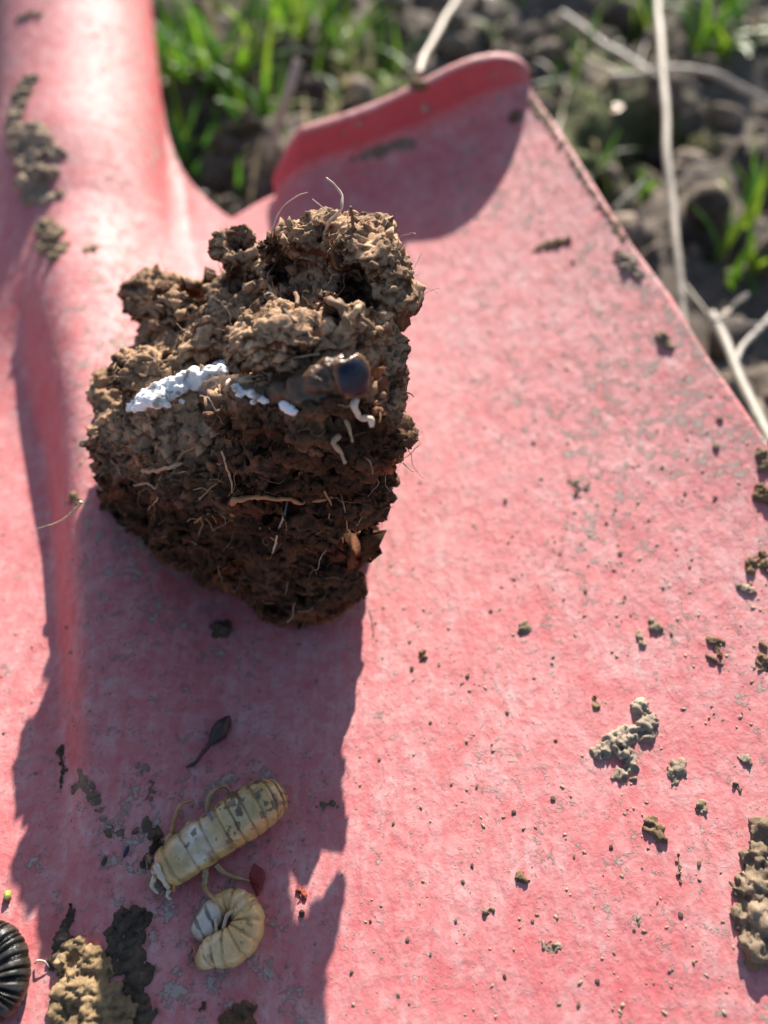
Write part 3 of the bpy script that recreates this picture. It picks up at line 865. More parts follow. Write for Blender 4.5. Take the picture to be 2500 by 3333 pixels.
    # mouthparts and feelers at the head
    for pts, r0, r1, zs, c in [([(350, 1880), (362, 1905), (372, 1925)], .45, .30, (3.6, 3.2, 2.0), (0.62, .52, .40)), ([(345, 1900), (335, 1918), (345, 1932)], .40, .20, (2.2, 1.6, .8), (0.60, .52, .38)),
                               ([(368, 1900), (382, 1912), (378, 1928)], .40, .22, (2.4, 2.0, .8), (0.55, .25, .06)), ([(338, 1870), (326, 1856), (322, 1880)], .42, .2, (2.4, 1.6, .6), (0.14, .08, .04)),
                               ([(342, 1905), (326, 1900), (312, 1908)], .14, .06, (1.8, 1.0, .3), (0.3, .15, .06)), ([(360, 1925), (345, 1940), (332, 1938)], .22, .08, (1.2, .6, .2), (0.2, .1, .05)),
                               ([(372, 1925), (364, 1938), (372, 1944)], .3, .15, (1.4, .8, .4), (0.6, .5, .4))]:
        LV, LF = to_tri(*leg_np(pts, r0, r1, zs)); pieces.append((LV, LF)); cc.append(np.tile(np.array([c]), (len(LV), 1)))
    JV, JF = join_np(pieces)
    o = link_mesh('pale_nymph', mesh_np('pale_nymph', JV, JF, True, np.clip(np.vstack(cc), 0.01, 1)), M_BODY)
    tag(o, 'long straight cream insect nymph with legs lying in the clod shadow', 'insect')
nymph()

# -- curled grub
def curled(name, label, px, wpx, hk, seg, colfn, mat, legs=(), lift=0.9, ns=300, sec=100, groove=0.08, gw=0.010):
    P, W = [], []
    for (x, y), r_ in zip(px, wpx):
        p, _ = hit(x, y); P.append(tuple(p)); W.append(r_*pxsize(p))
    C = catmull(P, ns); s = np.linspace(0, 1, ns)
    w = np.interp(s, np.linspace(0, 1, len(W)), W)
    e = 0.035
    w = w*np.sqrt(np.clip(1-(1-np.clip(s/e, 0, 1))**2, 0.002, 1))*np.sqrt(np.clip(1-(1-np.clip((1-s)/e, 0, 1))**2, 0.002, 1))
    gr = np.zeros(ns)
    for g in seg: gr += np.exp(-((s-g)/gw)**2)
    gr = np.clip(gr, 0, 1)
    w = w*(1-groove*gr); h = w*hk*(1-0.6*groove*gr)
    C[:, 2] += h*lift
    V, F, ss, th = sweep_body(C, w, h, sec)
    n1 = fbm(V*500, 3, 231); n2 = fbm(V*1100, 3, 235)
    V = V + (V-np.repeat(C, sec, 0))*(0.04*n1+0.03*n2)[:, None]
    col = colfn(ss, th, n1, n2, np.interp(ss+0.008*n1, s, gr))
    pieces = [to_tri(V, F)]; cc = [col]
    for pts, r0, r1, zs, c in legs:
        LV, LF = to_tri(*leg_np(pts, r0, r1, zs)); pieces.append((LV, LF)); cc.append(np.tile(np.array([c]), (len(LV), 1)))
    JV, JF = join_np(pieces)
    o = link_mesh(name, mesh_np(name, JV, JF, True, np.clip(np.vstack(cc), 0.003, 1)), mat)
    return tag(o, label, 'insect')
def grub_col(ss, th, n1, n2, gr):
    col = np.tile(np.array([[0.66, 0.43, 0.17]]), (len(ss), 1)); up = np.cos(th)
    def mx(m, c):
        nonlocal col
        m = np.clip(m, 0, 1)[:, None]; col = col*(1-m)+np.array([c])*m
    mx(sstep(.40, .15, ss)*0.6, (0.72, 0.60, 0.40))
    mx(sstep(.09, .06, ss), (0.50, 0.27, 0.08))
    mx(gr*(0.30+0.9*n2)*sstep(.08, .12, ss), (0.30, 0.17, 0.05))
    mx(sstep(.15, .4, n1)*0.35*sstep(.1, .2, ss)*sstep(.72, .66, ss), (0.72, 0.60, 0.42))
    mx(sstep(.30, .42, n2)*0.6*sstep(.1, .2, ss)*sstep(.72, .66, ss), (0.20, 0.12, 0.05))
    mx(sstep(.1, .5, np.sin(th))*sstep(.1, .2, ss)*sstep(.7, .5, ss)*0.0, (0.6, 0.4, 0.2))
    mx(sstep(.74, .80, ss)*sstep(-.4, .2, up), (0.62, 0.56, 0.46))
    mx(sstep(.74, .80, ss)*sstep(.35, .8, np.sin(th*2.0+ss*70)+1.6*n1)*0.85, (0.10, 0.085, 0.075))
    mx(sstep(.78, .82, ss)*sstep(.9, .99, ss)*0.7, (0.3, 0.2, 0.1))
    mx(sstep(.80, .84, ss)*sstep(.5, .85, np.sin(th))*0.8, (0.16, 0.11, 0.06))
    return col
seg = [.085, .15, .205, .27, .345, .41, .48, .545, .60, .66, .715, .76]
curled('curled_grub', 'small cream grub curled into a ring beside the straight nymph',
       [(428, 2080), (446, 2072), (468, 2058), (502, 2050), (530, 2026), (540, 1990), (522, 1957), (492, 1950), (466, 1972), (445, 2002), (424, 2028)],
       [16, 24, 35, 39, 39, 36, 29, 22, 27, 29, 19], 0.85, seg, grub_col, M_BODY,
       legs=[([(510, 1975), (498, 1985), (488, 2013)], .30, .20, (2.2, 2.6, 2.2), (0.55, .40, .30)), ([(472, 1990), (474, 2005), (473, 2020)], .22, .16, (2.6, 2.4, 2.0), (0.55, .45, .33)),
             ([(428, 2062), (420, 2046), (412, 2050)], .14, .06, (1.6, .8, .3), (0.4, .18, .08)), ([(420, 2078), (412, 2066), (418, 2052)], .2, .1, (1.0, .8, .5), (0.12, .07, .05))], groove=0.055)
def dark_col(ss, th, n1, n2, gr):
    up = np.cos(th); side = np.sin(th)
    col = np.tile(np.array([[0.042, 0.039, 0.035]]), (len(ss), 1))*(1-0.6*gr[:, None])
    m = sstep(-0.1, 0.9, side + 0.3*n1)[:, None]*0.8
    col = col*(1-m)+np.array([[0.12, 0.105, 0.06]])*m
    m = sstep(.75, 1.0, -side)[:, None]*0.6; col = col*(1-m)+np.array([[0.05, 0.035, 0.015]])*m
    return col*(1+0.6*n2[:, None])*(1-0.6*gr[:, None])
import itertools
th_ = np.linspace(R_(130), R_(-150), 12)
cx, cy, rm = -8, 2104, 46
curled('dark_grub', 'glossy grey black curled grub by the lower left rim of the blade', [(cx+rm*math.cos(t), cy-rm*1.55*math.sin(t)) for t in th_], [26, 33, 37, 38, 38, 38, 38, 38, 37, 35, 30, 20], 0.95,
       [.04+.92*(k+.35*math.sin(k*2.3))/24 for k in range(24)], dark_col, M_DARKLARVA, groove=0.075, ns=800, gw=0.008)

# ------------------------------------------------------------------ mud and crumbs lying on the shovel
def mud(name, label, cat, blobs, mat, height=0.5, voxel=0.00030, rough=0.35, tint=(1, 1, 1), group=None, seed=0, fine=1.0):
    sh = []; ctr = Vector((0, 0, 0)); rmax = 0
    for (x, y, rp) in blobs:
        p, nn = hit(x, y); r_ = rp*pxsize(p); rmax = max(rmax, r_)
        B, F = ico(2)
        B = B*(1+0.3*fbm(B*1.5+seed*3.3+x*0.01, 2, seed)[:, None])*r_
        q = nn.to_track_quat('Z', 'Y').to_matrix(); Mx = np.array(q)
        B = (B*np.array([1, 1, height]))@Mx.T + np.array(p)
        sh.append((B, F)); ctr += p
    me = remesh(*join_np(sh), max(voxel*0.75, rmax*0.030))
    V = verts(me); N = norms(me); k = 1.0/max(rmax, 0.0008)
    V = V + N*(rmax*rough*(0.7*fbm(V*k*1.4+seed, 3, 300+seed) + 0.6*(0.5-worley(V*k*2.6, 305+seed))))[:, None]
    setv(me, V); N = norms(me)
    Vw = V + 0.0005*np.stack([vnoise(V*900+kk*9, 338+kk) for kk in range(3)], -1)
    V = V + N*(fine*(0.00055*fbm(Vw*700, 4, 311, 0.65) + 0.00040*(0.45-np.abs(fbm(Vw*900, 3, 313))*2) + 0.00022*(0.5-worley(V*1700, 315)) - 0.0005*sstep(.25, .5, fbm(Vw*600, 2, 317))))[:, None]
    setv(me, V)
    t = (0.85+0.4*fbm(V*600, 3, 320))[:, None]*np.array([tint]); set_colors(me, np.clip(t, .2, 2))
    o = link_mesh(name, me, mat)
    return tag(o, label, cat, group)

mud('mud_lump', 'pale S shaped lump of dried mud on the sunlit blade', 'mud', [(1390, 1530, 22), (1402, 1552, 24), (1392, 1580, 24), (1362, 1588, 24), (1338, 1602, 28), (1310, 1618, 24), (1292, 1628, 16), (1352, 1628, 26), (1362, 1650, 20), (1348, 1674, 18), (1330, 1680, 12), (1368, 1682, 10)], M_MUD, .55, seed=1)
mud('mud_lump', 'big brown clump of mud cut by the right hand border of the photo', 'mud', [(1650, 1800, 34), (1640, 1850, 40), (1612, 1915, 36), (1655, 1920, 50), (1618, 1985, 36), (1655, 1990, 55), (1640, 2040, 44), (1630, 2085, 16), (1700, 1950, 60), (1690, 1830, 40)], M_MUD, .75, 0.0004, tint=(.78, .72, .65), seed=2)
mud('mud_lump', 'crumbly round brown mud crumb left of the big right hand clump', 'mud', [(1408, 1780, 15), (1420, 1796, 17), (1430, 1806, 12), (1398, 1790, 8), (1412, 1768, 6)], M_MUD, .7, tint=(.62, .52, .40), seed=3)
mud('mud_lump', 'small round dark brown crumb alone on the lower middle of the blade', 'mud', [(1124, 1895, 13), (1130, 1888, 10), (1118, 1902, 9), (1131, 1902, 9)], M_MUD, .85, tint=(.58, .48, .38), seed=4)
mud('mud_lump', 'flat grey mud fleck just right of the S shaped lump', 'mud', [(1455, 1655, 14), (1465, 1668, 16), (1450, 1675, 12), (1470, 1645, 9), (1458, 1690, 9)], M_MUD, .35, tint=(1, .98, .95), seed=5)
mud('mud_lump', 'tan mud pellet below the flat grey fleck', 'mud', [(1515, 1738, 11), (1508, 1745, 9), (1520, 1748, 9)], M_MUD, .8, tint=(.95, .9, .75), seed=6)
mud('mud_lump', 'grey brown pellet near the right rim above the tan pellet', 'mud', [(1606, 1640, 11), (1614, 1644, 9), (1598, 1636, 7)], M_MUD, .7, seed=7)
mud('mud_lump', 'small two piece crumb between the pellet and the tan one', 'mud', [(1590, 1694, 8), (1598, 1704, 7)], M_MUD, .8, tint=(.8, .7, .6), seed=8)
mud('mud_lump', 'ragged brown and grey mud smear on the right part of the blade', 'mud', [(1540, 1385, 14), (1548, 1398, 12), (1555, 1415, 11), (1530, 1420, 10), (1560, 1388, 9), (1548, 1432, 9)], M_MUD, .4, tint=(.72, .58, .45), seed=9)
mud('mud_lump', 'grey flattened mud flake above the ragged smear near the right rim', 'mud', [(1610, 1274, 12), (1625, 1278, 10), (1598, 1270, 7)], M_MUD, .45, tint=(1.05, 1.02, 1), seed=10)
mud('mud_lump', 'brown mud crumb stuck on the right rim under the long stalk', 'mud', [(1650, 985, 16), (1662, 1000, 18), (1640, 975, 7), (1652, 1010, 14)], M_MUD, .7, tint=(.75, .68, .55), seed=11)
mud('mud_lump', 'dark brown mud lump casting shade on the right rim', 'mud', [(1645, 1055, 14), (1660, 1065, 20), (1640, 1075, 12), (1655, 1080, 16)], M_MUD, .8, tint=(.62, .52, .38), seed=12)
mud('mud_lump', 'brown knobbly crumb at the right rim below two bigger lumps', 'mud', [(1624, 1218, 13), (1628, 1205, 10), (1620, 1232, 10), (1650, 1200, 12), (1656, 1225, 14)], M_MUD, .7, tint=(.62, .50, .36), seed=13)
mud('mud_lump', 'brown mud pieces on the right rim level with the clod base', 'mud', [(1650, 1420, 12), (1655, 1440, 14), (1640, 1430, 7), (1652, 1395, 8)], M_MUD, .7, tint=(.65, .52, .4), seed=14)
mud('mud_lump', 'dry twiggy flat crust on the pale upper blade', 'mud', [(1165, 535, 12), (1185, 530, 16), (1205, 524, 16), (1225, 518, 10), (1150, 542, 6)], M_MUD, .22, tint=(.75, .62, .48), seed=15, rough=.25)
mud('mud_lump', 'grey flake on the upper right rim beside the flat crust', 'mud', [(1345, 560, 16), (1362, 575, 20), (1380, 592, 16), (1335, 545, 10)], M_MUD, .25, tint=(.85, .85, .85), seed=16)
mud('mud_lump', 'grey brown round patch on the blade below the stalk foot', 'mud', [(1436, 732, 16), (1428, 725, 10), (1442, 745, 12)], M_MUD, .5, tint=(.85, .8, .72), seed=17)
mud('mud_lump', 'pale three armed mud patch right of the clod', 'mud', [(1230, 1042, 10), (1248, 1048, 14), (1265, 1052, 11), (1246, 1064, 8), (1240, 1072, 5)], M_MUD, .28, tint=(.92, .9, .84), seed=18, rough=.25)
mud('mud_lump', 'small upright grey crumb in the middle of the blade', 'mud', [(1136, 1348, 9), (1140, 1360, 11), (1128, 1366, 8), (1132, 1354, 8)], M_MUD, .6, tint=(.9, .86, .76), seed=19)
mud('mud_lump', 'grey crumb pair uphill of the S shaped lump', 'mud', [(1382, 1380, 10), (1388, 1392, 8), (1378, 1368, 8), (1415, 1355, 12), (1408, 1345, 7), (1426, 1358, 6)], M_MUD, .55, tint=(1, .96, .88), seed=20)
mud('mud_lump', 'little tan and brown crumb just above the S shaped lump', 'mud', [(1284, 1506, 9), (1290, 1524, 10), (1292, 1534, 6)], M_MUD, .7, tint=(.8, .68, .5), seed=21)
mud('mud_lump', 'thin brown crumb in the sun right of the clod shadow', 'mud', [(914, 1408, 7), (916, 1418, 7), (910, 1425, 5)], M_MUD, .8, tint=(.62, .46, .32), seed=22)
mud('mud_lump', 'vertical string of brown crumbs below the round crumb', 'mud', [(1465, 1862, 7), (1468, 1875, 8), (1466, 1890, 8), (1470, 1902, 6), (1466, 1848, 5)], M_MUD, .6, tint=(.72, .62, .46), seed=23)
mud('mud_lump', 'wedge shaped tan crumb on the lower blade', 'mud', [(1055, 1972, 10), (1064, 1968, 8), (1048, 1966, 5)], M_MUD, .6, tint=(.8, .7, .56), seed=24)
mud('mud_lump', 'flat grey crescent mud flake at the bottom of the blade', 'mud', [(1178, 2042, 10), (1192, 2050, 13), (1208, 2042, 10), (1190, 2036, 8)], M_MUD, .3, tint=(1.05, 1.05, 1), seed=25, rough=.25)
# in the clod's shadow and down the left side
mud('mud_lump', 'tan crumbly lump in the gap of sunlight at the lower left', 'mud', [(165, 2050, 26), (190, 2070, 32), (150, 2090, 34), (215, 2100, 36), (165, 2130, 48), (220, 2150, 46), (185, 2180, 50), (260, 2190, 36), (140, 2180, 34), (240, 2225, 50), (170, 2235, 50), (205, 2048, 12)], M_MUD, .55, 0.00026, tint=(1.0, .86, .62), seed=30)
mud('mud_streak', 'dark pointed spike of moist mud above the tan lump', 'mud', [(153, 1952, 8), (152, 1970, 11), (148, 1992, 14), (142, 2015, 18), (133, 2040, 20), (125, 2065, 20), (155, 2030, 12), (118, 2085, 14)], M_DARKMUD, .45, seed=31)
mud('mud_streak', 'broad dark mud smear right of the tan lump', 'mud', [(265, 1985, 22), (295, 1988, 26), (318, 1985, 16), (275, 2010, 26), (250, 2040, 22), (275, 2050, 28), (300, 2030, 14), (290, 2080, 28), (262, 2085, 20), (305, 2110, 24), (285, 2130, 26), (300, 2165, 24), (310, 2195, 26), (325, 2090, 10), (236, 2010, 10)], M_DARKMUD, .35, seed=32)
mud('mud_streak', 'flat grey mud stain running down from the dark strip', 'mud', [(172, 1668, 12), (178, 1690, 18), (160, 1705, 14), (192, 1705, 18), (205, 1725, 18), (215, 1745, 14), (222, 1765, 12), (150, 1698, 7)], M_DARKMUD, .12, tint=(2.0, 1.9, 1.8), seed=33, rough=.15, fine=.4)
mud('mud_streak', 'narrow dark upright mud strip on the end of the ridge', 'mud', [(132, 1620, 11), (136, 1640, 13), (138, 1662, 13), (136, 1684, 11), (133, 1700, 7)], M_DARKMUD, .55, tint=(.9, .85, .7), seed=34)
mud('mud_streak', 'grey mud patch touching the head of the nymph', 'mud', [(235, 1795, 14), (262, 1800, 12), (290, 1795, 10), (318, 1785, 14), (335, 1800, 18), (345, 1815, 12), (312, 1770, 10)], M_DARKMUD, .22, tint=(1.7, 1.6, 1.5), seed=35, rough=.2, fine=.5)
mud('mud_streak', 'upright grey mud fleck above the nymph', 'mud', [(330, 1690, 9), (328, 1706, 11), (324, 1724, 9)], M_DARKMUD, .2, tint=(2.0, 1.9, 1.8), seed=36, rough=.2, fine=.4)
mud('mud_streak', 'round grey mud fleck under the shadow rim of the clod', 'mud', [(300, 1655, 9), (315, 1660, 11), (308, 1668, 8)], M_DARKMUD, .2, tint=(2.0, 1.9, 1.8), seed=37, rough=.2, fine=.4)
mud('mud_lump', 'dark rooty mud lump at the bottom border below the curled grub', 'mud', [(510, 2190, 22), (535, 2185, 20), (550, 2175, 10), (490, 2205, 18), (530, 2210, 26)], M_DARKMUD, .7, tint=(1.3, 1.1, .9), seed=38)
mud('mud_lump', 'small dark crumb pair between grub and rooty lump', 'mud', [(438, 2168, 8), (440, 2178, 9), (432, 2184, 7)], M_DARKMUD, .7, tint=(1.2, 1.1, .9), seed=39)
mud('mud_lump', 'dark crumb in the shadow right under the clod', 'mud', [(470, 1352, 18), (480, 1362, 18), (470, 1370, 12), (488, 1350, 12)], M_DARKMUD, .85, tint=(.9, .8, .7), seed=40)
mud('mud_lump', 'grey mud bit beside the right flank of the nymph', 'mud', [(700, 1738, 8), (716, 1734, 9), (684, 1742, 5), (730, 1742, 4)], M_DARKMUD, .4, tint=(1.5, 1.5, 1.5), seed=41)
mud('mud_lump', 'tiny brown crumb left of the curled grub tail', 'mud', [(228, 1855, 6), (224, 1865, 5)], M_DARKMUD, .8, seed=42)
mud('mud_crust', 'thick grey dried mud crust on the left of the socket', 'mud', [(60, 180, 26), (120, 330, 22), (130, 420, 16), (95, 430, 26), (48, 205, 28), (38, 235, 26), (32, 262, 26), (50, 290, 34), (75, 300, 34), (100, 310, 18), (40, 320, 26), (60, 350, 34), (85, 380, 34), (62, 395, 30), (110, 375, 20), (70, 425, 30), (40, 285, 24)], M_MUD, .42, 0.0006, tint=(1.05, .98, .9), seed=43)
mud('mud_crust', 'sandy mud patch on the socket where it meets the blade', 'mud', [(95, 490, 24), (115, 510, 30), (100, 530, 26), (130, 535, 22), (120, 555, 18)], M_MUD, .35, 0.0005, tint=(.95, .88, .72), seed=44)
mud('mud_crust', 'faint round mud spot right of the sandy patch', 'mud', [(195, 540, 16), (208, 532, 12), (190, 555, 10)], M_MUD, .2, 0.0005, tint=(.8, .76, .66), seed=45, rough=.2)
mud('mud_crust', 'short dark mud bar high on the socket', 'mud', [(45, 40, 14), (65, 35, 16), (85, 32, 12)], M_MUD, .3, 0.0006, tint=(.6, .56, .52), seed=46)
mud('mud_crust', 'olive mud crumb behind the thin root on the ridge', 'mud', [(160, 1075, 12), (170, 1085, 10), (155, 1085, 8)], M_MUD, .6, tint=(.75, .68, .46), seed=47)
rim = [(1156, 212), (1200, 276), (1300, 430), (1360, 520)]
rim_pts = []
for i in range(len(rim)-1):
    for k in range(16):
        f = k/16; rim_pts.append((rim[i][0]*(1-f)+rim[i+1][0]*f - 7 + random.uniform(-4, 3), rim[i][1]*(1-f)+rim[i+1][1]*f + 5, random.uniform(8, 13)))
mud('mud_crust', 'line of dried mud crust along the upper right rim of the blade', 'mud', rim_pts, M_MUD, .16, 0.0004, tint=(.85, .78, .66), seed=48, rough=.15, fine=.4)
mud('mud_crust', 'small dark mud bits by the right end of the tread', 'mud', [(1112, 255, 15), (1117, 251, 14), (1108, 259, 13)], M_MUD, .45, 0.0004, tint=(.5, .42, .34), seed=52)
mud('mud_crust', 'muddy bit hanging on the tread rim under a dry stem', 'mud', [(897, 184, 13), (906, 187, 13), (914, 184, 11)], M_MUD, .7, 0.0004, tint=(.6, .52, .4), seed=49)
mud('mud_crust', 'dark grey mud smear inside the fold of the tread', 'mud', [(790, 335, 20), (820, 328, 26), (850, 320, 26), (880, 312, 22), (900, 308, 12), (765, 345, 14)], M_MUD, .07, 0.0005, tint=(.75, .72, .72), seed=50, rough=.12, fine=.4)

mud('mud_lump', 'dark wet dirt clinging beside the head of the nymph', 'mud', [(330, 1832, 11), (322, 1850, 12), (337, 1816, 10), (316, 1868, 9), (345, 1806, 8), (350, 1828, 8)], M_DARKMUD, .8, tint=(.8, .7, .6), seed=53)
# seed with a tail, green seed, flakes
p = [hit(x, y)[0] for x, y in [(405, 1663), (425, 1652), (440, 1632), (456, 1612), (470, 1595), (485, 1572), (497, 1552)]]
C = catmull([tuple(q+Vector((0, 0, .0009))) for q in p], 50); sN = np.linspace(0, 1, 50)
rad = np.interp(sN, [0, .1, .35, .5, .62, .72, .85, .95, 1], [.12, .3, .32, .35, .9, 1.25, 1.1, .55, .1])*0.001
SV, SF = tube_np(C, rad, 16); SV = SV + 0.00018*np.stack([fbm(SV*900+k, 2, 7+k) for k in range(3)], -1)
tag(link_mesh('seed_husk', mesh_mixed('seed_husk', SV, SF, True, np.tile([[0.055, 0.035, 0.025]], (len(SV), 1))), M_CHIP), 'black brown seed husk with a thin curved tail in the clod shadow', 'seed')
def ell(name, label, cat, px, py, rx, ry, col, mat, z=0.6, rotz=0.0, col2=None):
    q, nn = hit(px, py); k = pxsize(q); B, F = ico(3)
    B = B*(1+0.35*fbm(B*1.8+px, 3, int(px) % 50)[:, None])*np.array([rx, ry, min(rx, ry)*z])*k
    c, s_ = math.cos(rotz), math.sin(rotz)
    B = B@np.array([[c, s_, 0], [-s_, c, 0], [0, 0, 1]]) + np.array(q) + np.array([0, 0, min(rx, ry)*z*k*0.8])
    colr = np.tile(np.array([col]), (len(B), 1))
    if col2 is not None:
        m = sstep(-0.2, 0.4, (B[:, 1]-q.y)/(ry*k))[:, None]; colr = colr*m+np.array([col2])*(1-m)
    return tag(link_mesh(name, mesh_np(name, B, F, True, colr*(1+0.2*fbm(B*1500, 2, 5)[:, None])), mat), label, cat)
ell('green_seed', 'tiny green seed bud on the sunlit left of the blade', 'seed', 17, 1938, 8, 13, (0.30, 0.36, 0.06), M_CHIP, .9, 0.1, (0.16, 0.12, 0.05))
mud('soil_fleck', 'reddish brown soil fleck lying in the hole of light beside the grub', 'soil fleck', [(647, 1928, 8), (652, 1940, 9), (646, 1950, 7), (655, 1932, 6)], M_MUD, .6, 0.00016, tint=(.95, .30, .13), seed=54)
ell('dark_fleck', 'dark speck just below the reddish brown fleck in the light', 'flake', 652, 1974, 6, 7, (0.05, 0.02, 0.015), M_CHIP, .7)
ell('blue_fleck', 'thin blue black fleck left of the nymph head', 'flake', 273, 1840, 4, 13, (0.02, 0.02, 0.06), M_CHIP, .6, -0.2)
# red leaf-like flake by the nymph's hind leg
fp = [(545, 1880, 1.6), (553, 1868, 2.2), (572, 1882, 1.6), (577, 1893, 1.2), (568, 1905, .6), (565, 1925, .3), (556, 1936, .15), (548, 1922, .3), (538, 1905, .6)]
FP = [hit(x, y)[0]+Vector((0, 0, z*0.001)) for x, y, z in fp]
HV, HF = hull([q for q in FP]+[q-Vector((0, 0, .0003)) for q in FP])
fm = remesh(HV, HF, 0.0002); FV = verts(fm); setv(fm, FV+norms(fm)*(0.00025*fbm(FV*900, 3, 3))[:, None])
set_colors(fm, np.tile([[0.22, 0.02, 0.02]], (len(FV), 1)))
tag(link_mesh('red_flake', fm, M_CHIP), 'dark red flake between the nymph hind leg and the curled grub', 'flake')
# pale hair-like root fragment near the tan lump
P = [hit(78, 2081)[0]+Vector((0, 0, .0004)), hit(88, 2077)[0]+Vector((0, 0, .001)), hit(100, 2078)[0]+Vector((0, 0, .0008)), hit(108, 2090)[0]+Vector((0, 0, .0002))]
tag(link_mesh('root_bit', root_mesh(P, .00012, .00008, (0.75, .62, .5)), M_ROOT), 'pale hooked rootlet left of the tan lump', 'root')

# single crumbs one can count on the open blade
crumb_px = [(1152, 956, 7), (1092, 1082, 10), (1226, 958, 5), (1546, 965, 13), (1555, 905, 12), (1430, 1010, 6), (1238, 565, 8), (1115, 245, 8), (1210, 1195, 6), (1340, 1195, 8), (1545, 1075, 9), (1480, 1065, 6), (1370, 1010, 5),
            (1060, 1320, 7), (1010, 1460, 9), (890, 1445, 8), (1218, 1295, 6), (1310, 1130, 6), (1195, 1420, 6), (1265, 1275, 7), (1450, 1370, 7), (1432, 1270, 6), (1350, 1290, 6), (1490, 1225, 6), (1030, 1700, 7),
            (1110, 1755, 8), (1195, 1725, 9), (1020, 1870, 8), (1000, 1905, 7), (1240, 1850, 6), (1320, 1830, 8), (1515, 1730, 6), (1510, 1865, 9), (1420, 1950, 6), (1380, 1995, 7), (1470, 1976, 9), (985, 1990, 6), (1150, 1990, 6),
            (880, 2030, 8), (930, 2060, 6), (1090, 2110, 8), (1290, 2120, 9), (1370, 2010, 6), (1250, 2170, 8), (860, 2150, 7), (760, 2100, 7), (800, 1990, 6), (850, 1780, 6), (820, 1640, 6), (930, 1560, 6), (1095, 1540, 7), (1200, 1600, 7)]
cbase = []
for k in range(5):
    B, F = ico(3); B = B*(1+0.34*fbm(B*1.5+k*11, 3, 400+k)[:, None]+0.16*(0.5-worley(B*2.4+k*3, 410+k))[:, None])
    cbase.append(mesh_np('mud_crumb', B*np.array([1, .85, .7]), F, True, np.tile([[.5+.12*k, (.5+.12*k)*.93, (.5+.12*k)*.8]], (len(B), 1))))
    cbase[-1].materials.append(None)
proto = None
def crumb_mat():
    m, nt, p = newmat('mud_crumb')
    t = node(nt, 'ShaderNodeTexCoord'); b = noise_n(nt, t.outputs['Object'], 5, 4, .7); a = node(nt, 'ShaderNodeAttribute', attribute_name='tint')
    nt.links.new(mixc(nt, 1.0, mixc(nt, ramp(nt, b, .35, .65), (0.28, 0.225, 0.16), (0.52, 0.43, 0.33)), a.outputs['Color'], 'MULTIPLY'), p.inputs['Base Color'])
    p.inputs['Roughness'].default_value = .95; nt.links.new(bump(nt, b, .8, .2), p.inputs['Normal']); return m
M_CRUMB = crumb_mat()
for cb in cbase: cb.materials[0] = M_CRUMB
marks = [('S shaped mud lump', 1355, 1605), ('big right hand mud clump', 1620, 1930), ('small round dark brown crumb', 1124, 1895), ('twiggy flat crust', 1190, 530), ('three armed pale patch', 1248, 1052), ('upright grey crumb', 1136, 1357),
         ('grey crescent flake', 1192, 2044), ('wedge shaped tan crumb', 1055, 1970), ('reddish brown fleck', 650, 1938), ('knobbly right rim crumb', 1624, 1218), ('string of brown crumbs', 1466, 1875), ('crumbly round brown crumb', 1415, 1790), ('ragged brown mud smear', 1548, 1405), ('thin brown crumb', 914, 1416), ('right rim mud crumb', 1650, 990)]
dirs = ['right of', 'above and right of', 'above', 'above and left of', 'left of', 'below and left of', 'below', 'below and right of']
keyed = {}
for k, (x, y, rp) in enumerate(crumb_px):
    nm, mx_, my_ = min(marks, key=lambda m: math.hypot(m[1]-x, m[2]-y))
    keyed.setdefault((dirs[int(round(math.atan2(my_-y, x-mx_)/(math.pi/4))) % 8], nm), []).append((math.hypot(mx_-x, my_-y), k))
crumb_label = {}
for (dr, nm), lst in keyed.items():
    lst.sort()
    for j, (_, k) in enumerate(lst):
        o_ = '' if len(lst) == 1 else (', the closest', ', the second closest', ', the third closest', ', the fourth closest', ', the fifth closest')[j]
        crumb_label[k] = 'tiny mud crumb %s the %s%s' % (dr, nm, o_)
for k, (x, y, rp) in enumerate(crumb_px):
    q, nn = hit(x, y); r_ = rp*0.66*pxsize(q)
    o = bpy.data.objects.new('mud_crumb', cbase[k % 5]); COL.objects.link(o)
    o.location = q + nn*r_*0.3; o.scale = (r_, r_*random.uniform(.7, 1.1), r_*random.uniform(.32, .5)); o.rotation_euler = (random.uniform(-.3, .3), random.uniform(-.3, .3), random.uniform(0, 6.28))
    tag(o, crumb_label[k], 'mud crumb', 'dried mud crumbs on the sunlit blade')

# grit: uncountable specks of dried mud stuck to the paint
parts, cols = [], []
n = 0
I1 = ico(1)
while n < 5200:
    a = RNG.uniform(-0.06, 0.165); b = RNG.uniform(-0.045, 0.128)
    if abs(b) > float(Wedge(a))-0.001 or a > float(a_top(b))-0.006: continue
    x, y = to_xy(a, b); x = float(x); y = float(y)
    dens = 0.35 + 0.65*float(sstep(0.01, 0.10, b)) 
    dens *= 0.45+0.9*float(sstep(-.15, .45, vnoise(np.array([[x*90, y*90, 0]]), 500))[0])
    dens *= 1-0.6*float(sstep(.03, .13, a))
    if RNG.random() > dens: continue
    sz = 0.00005 + 0.00022*RNG.random()**4.0
    z = float(Zs(a, b))
    B = I1[0]*(1+0.30*RNG.normal(size=(len(I1[0]), 1)))*np.array([1, RNG.uniform(.6, 1.8), RNG.uniform(.2, .45)])*sz
    th = RNG.uniform(0, 6.28); c, s_ = math.cos(th), math.sin(th)
    B = B@np.array([[c, s_, 0], [-s_, c, 0], [0, 0, 1]]) + np.array([x, y, z+sz*.2])
    parts.append((B, I1[1])); k = RNG.uniform(.6, 1.25); cols.append(np.tile([[k, k*.96, k*.9]], (len(B), 1))); n += 1
JV, JF = join_np(parts)
tag(link_mesh('mud_grit', mesh_np('mud_grit', JV, JF, True, np.vstack(cols)), M_MUD), 'fine grey specks of dried mud over the red paint', 'grit', kind='stuff')

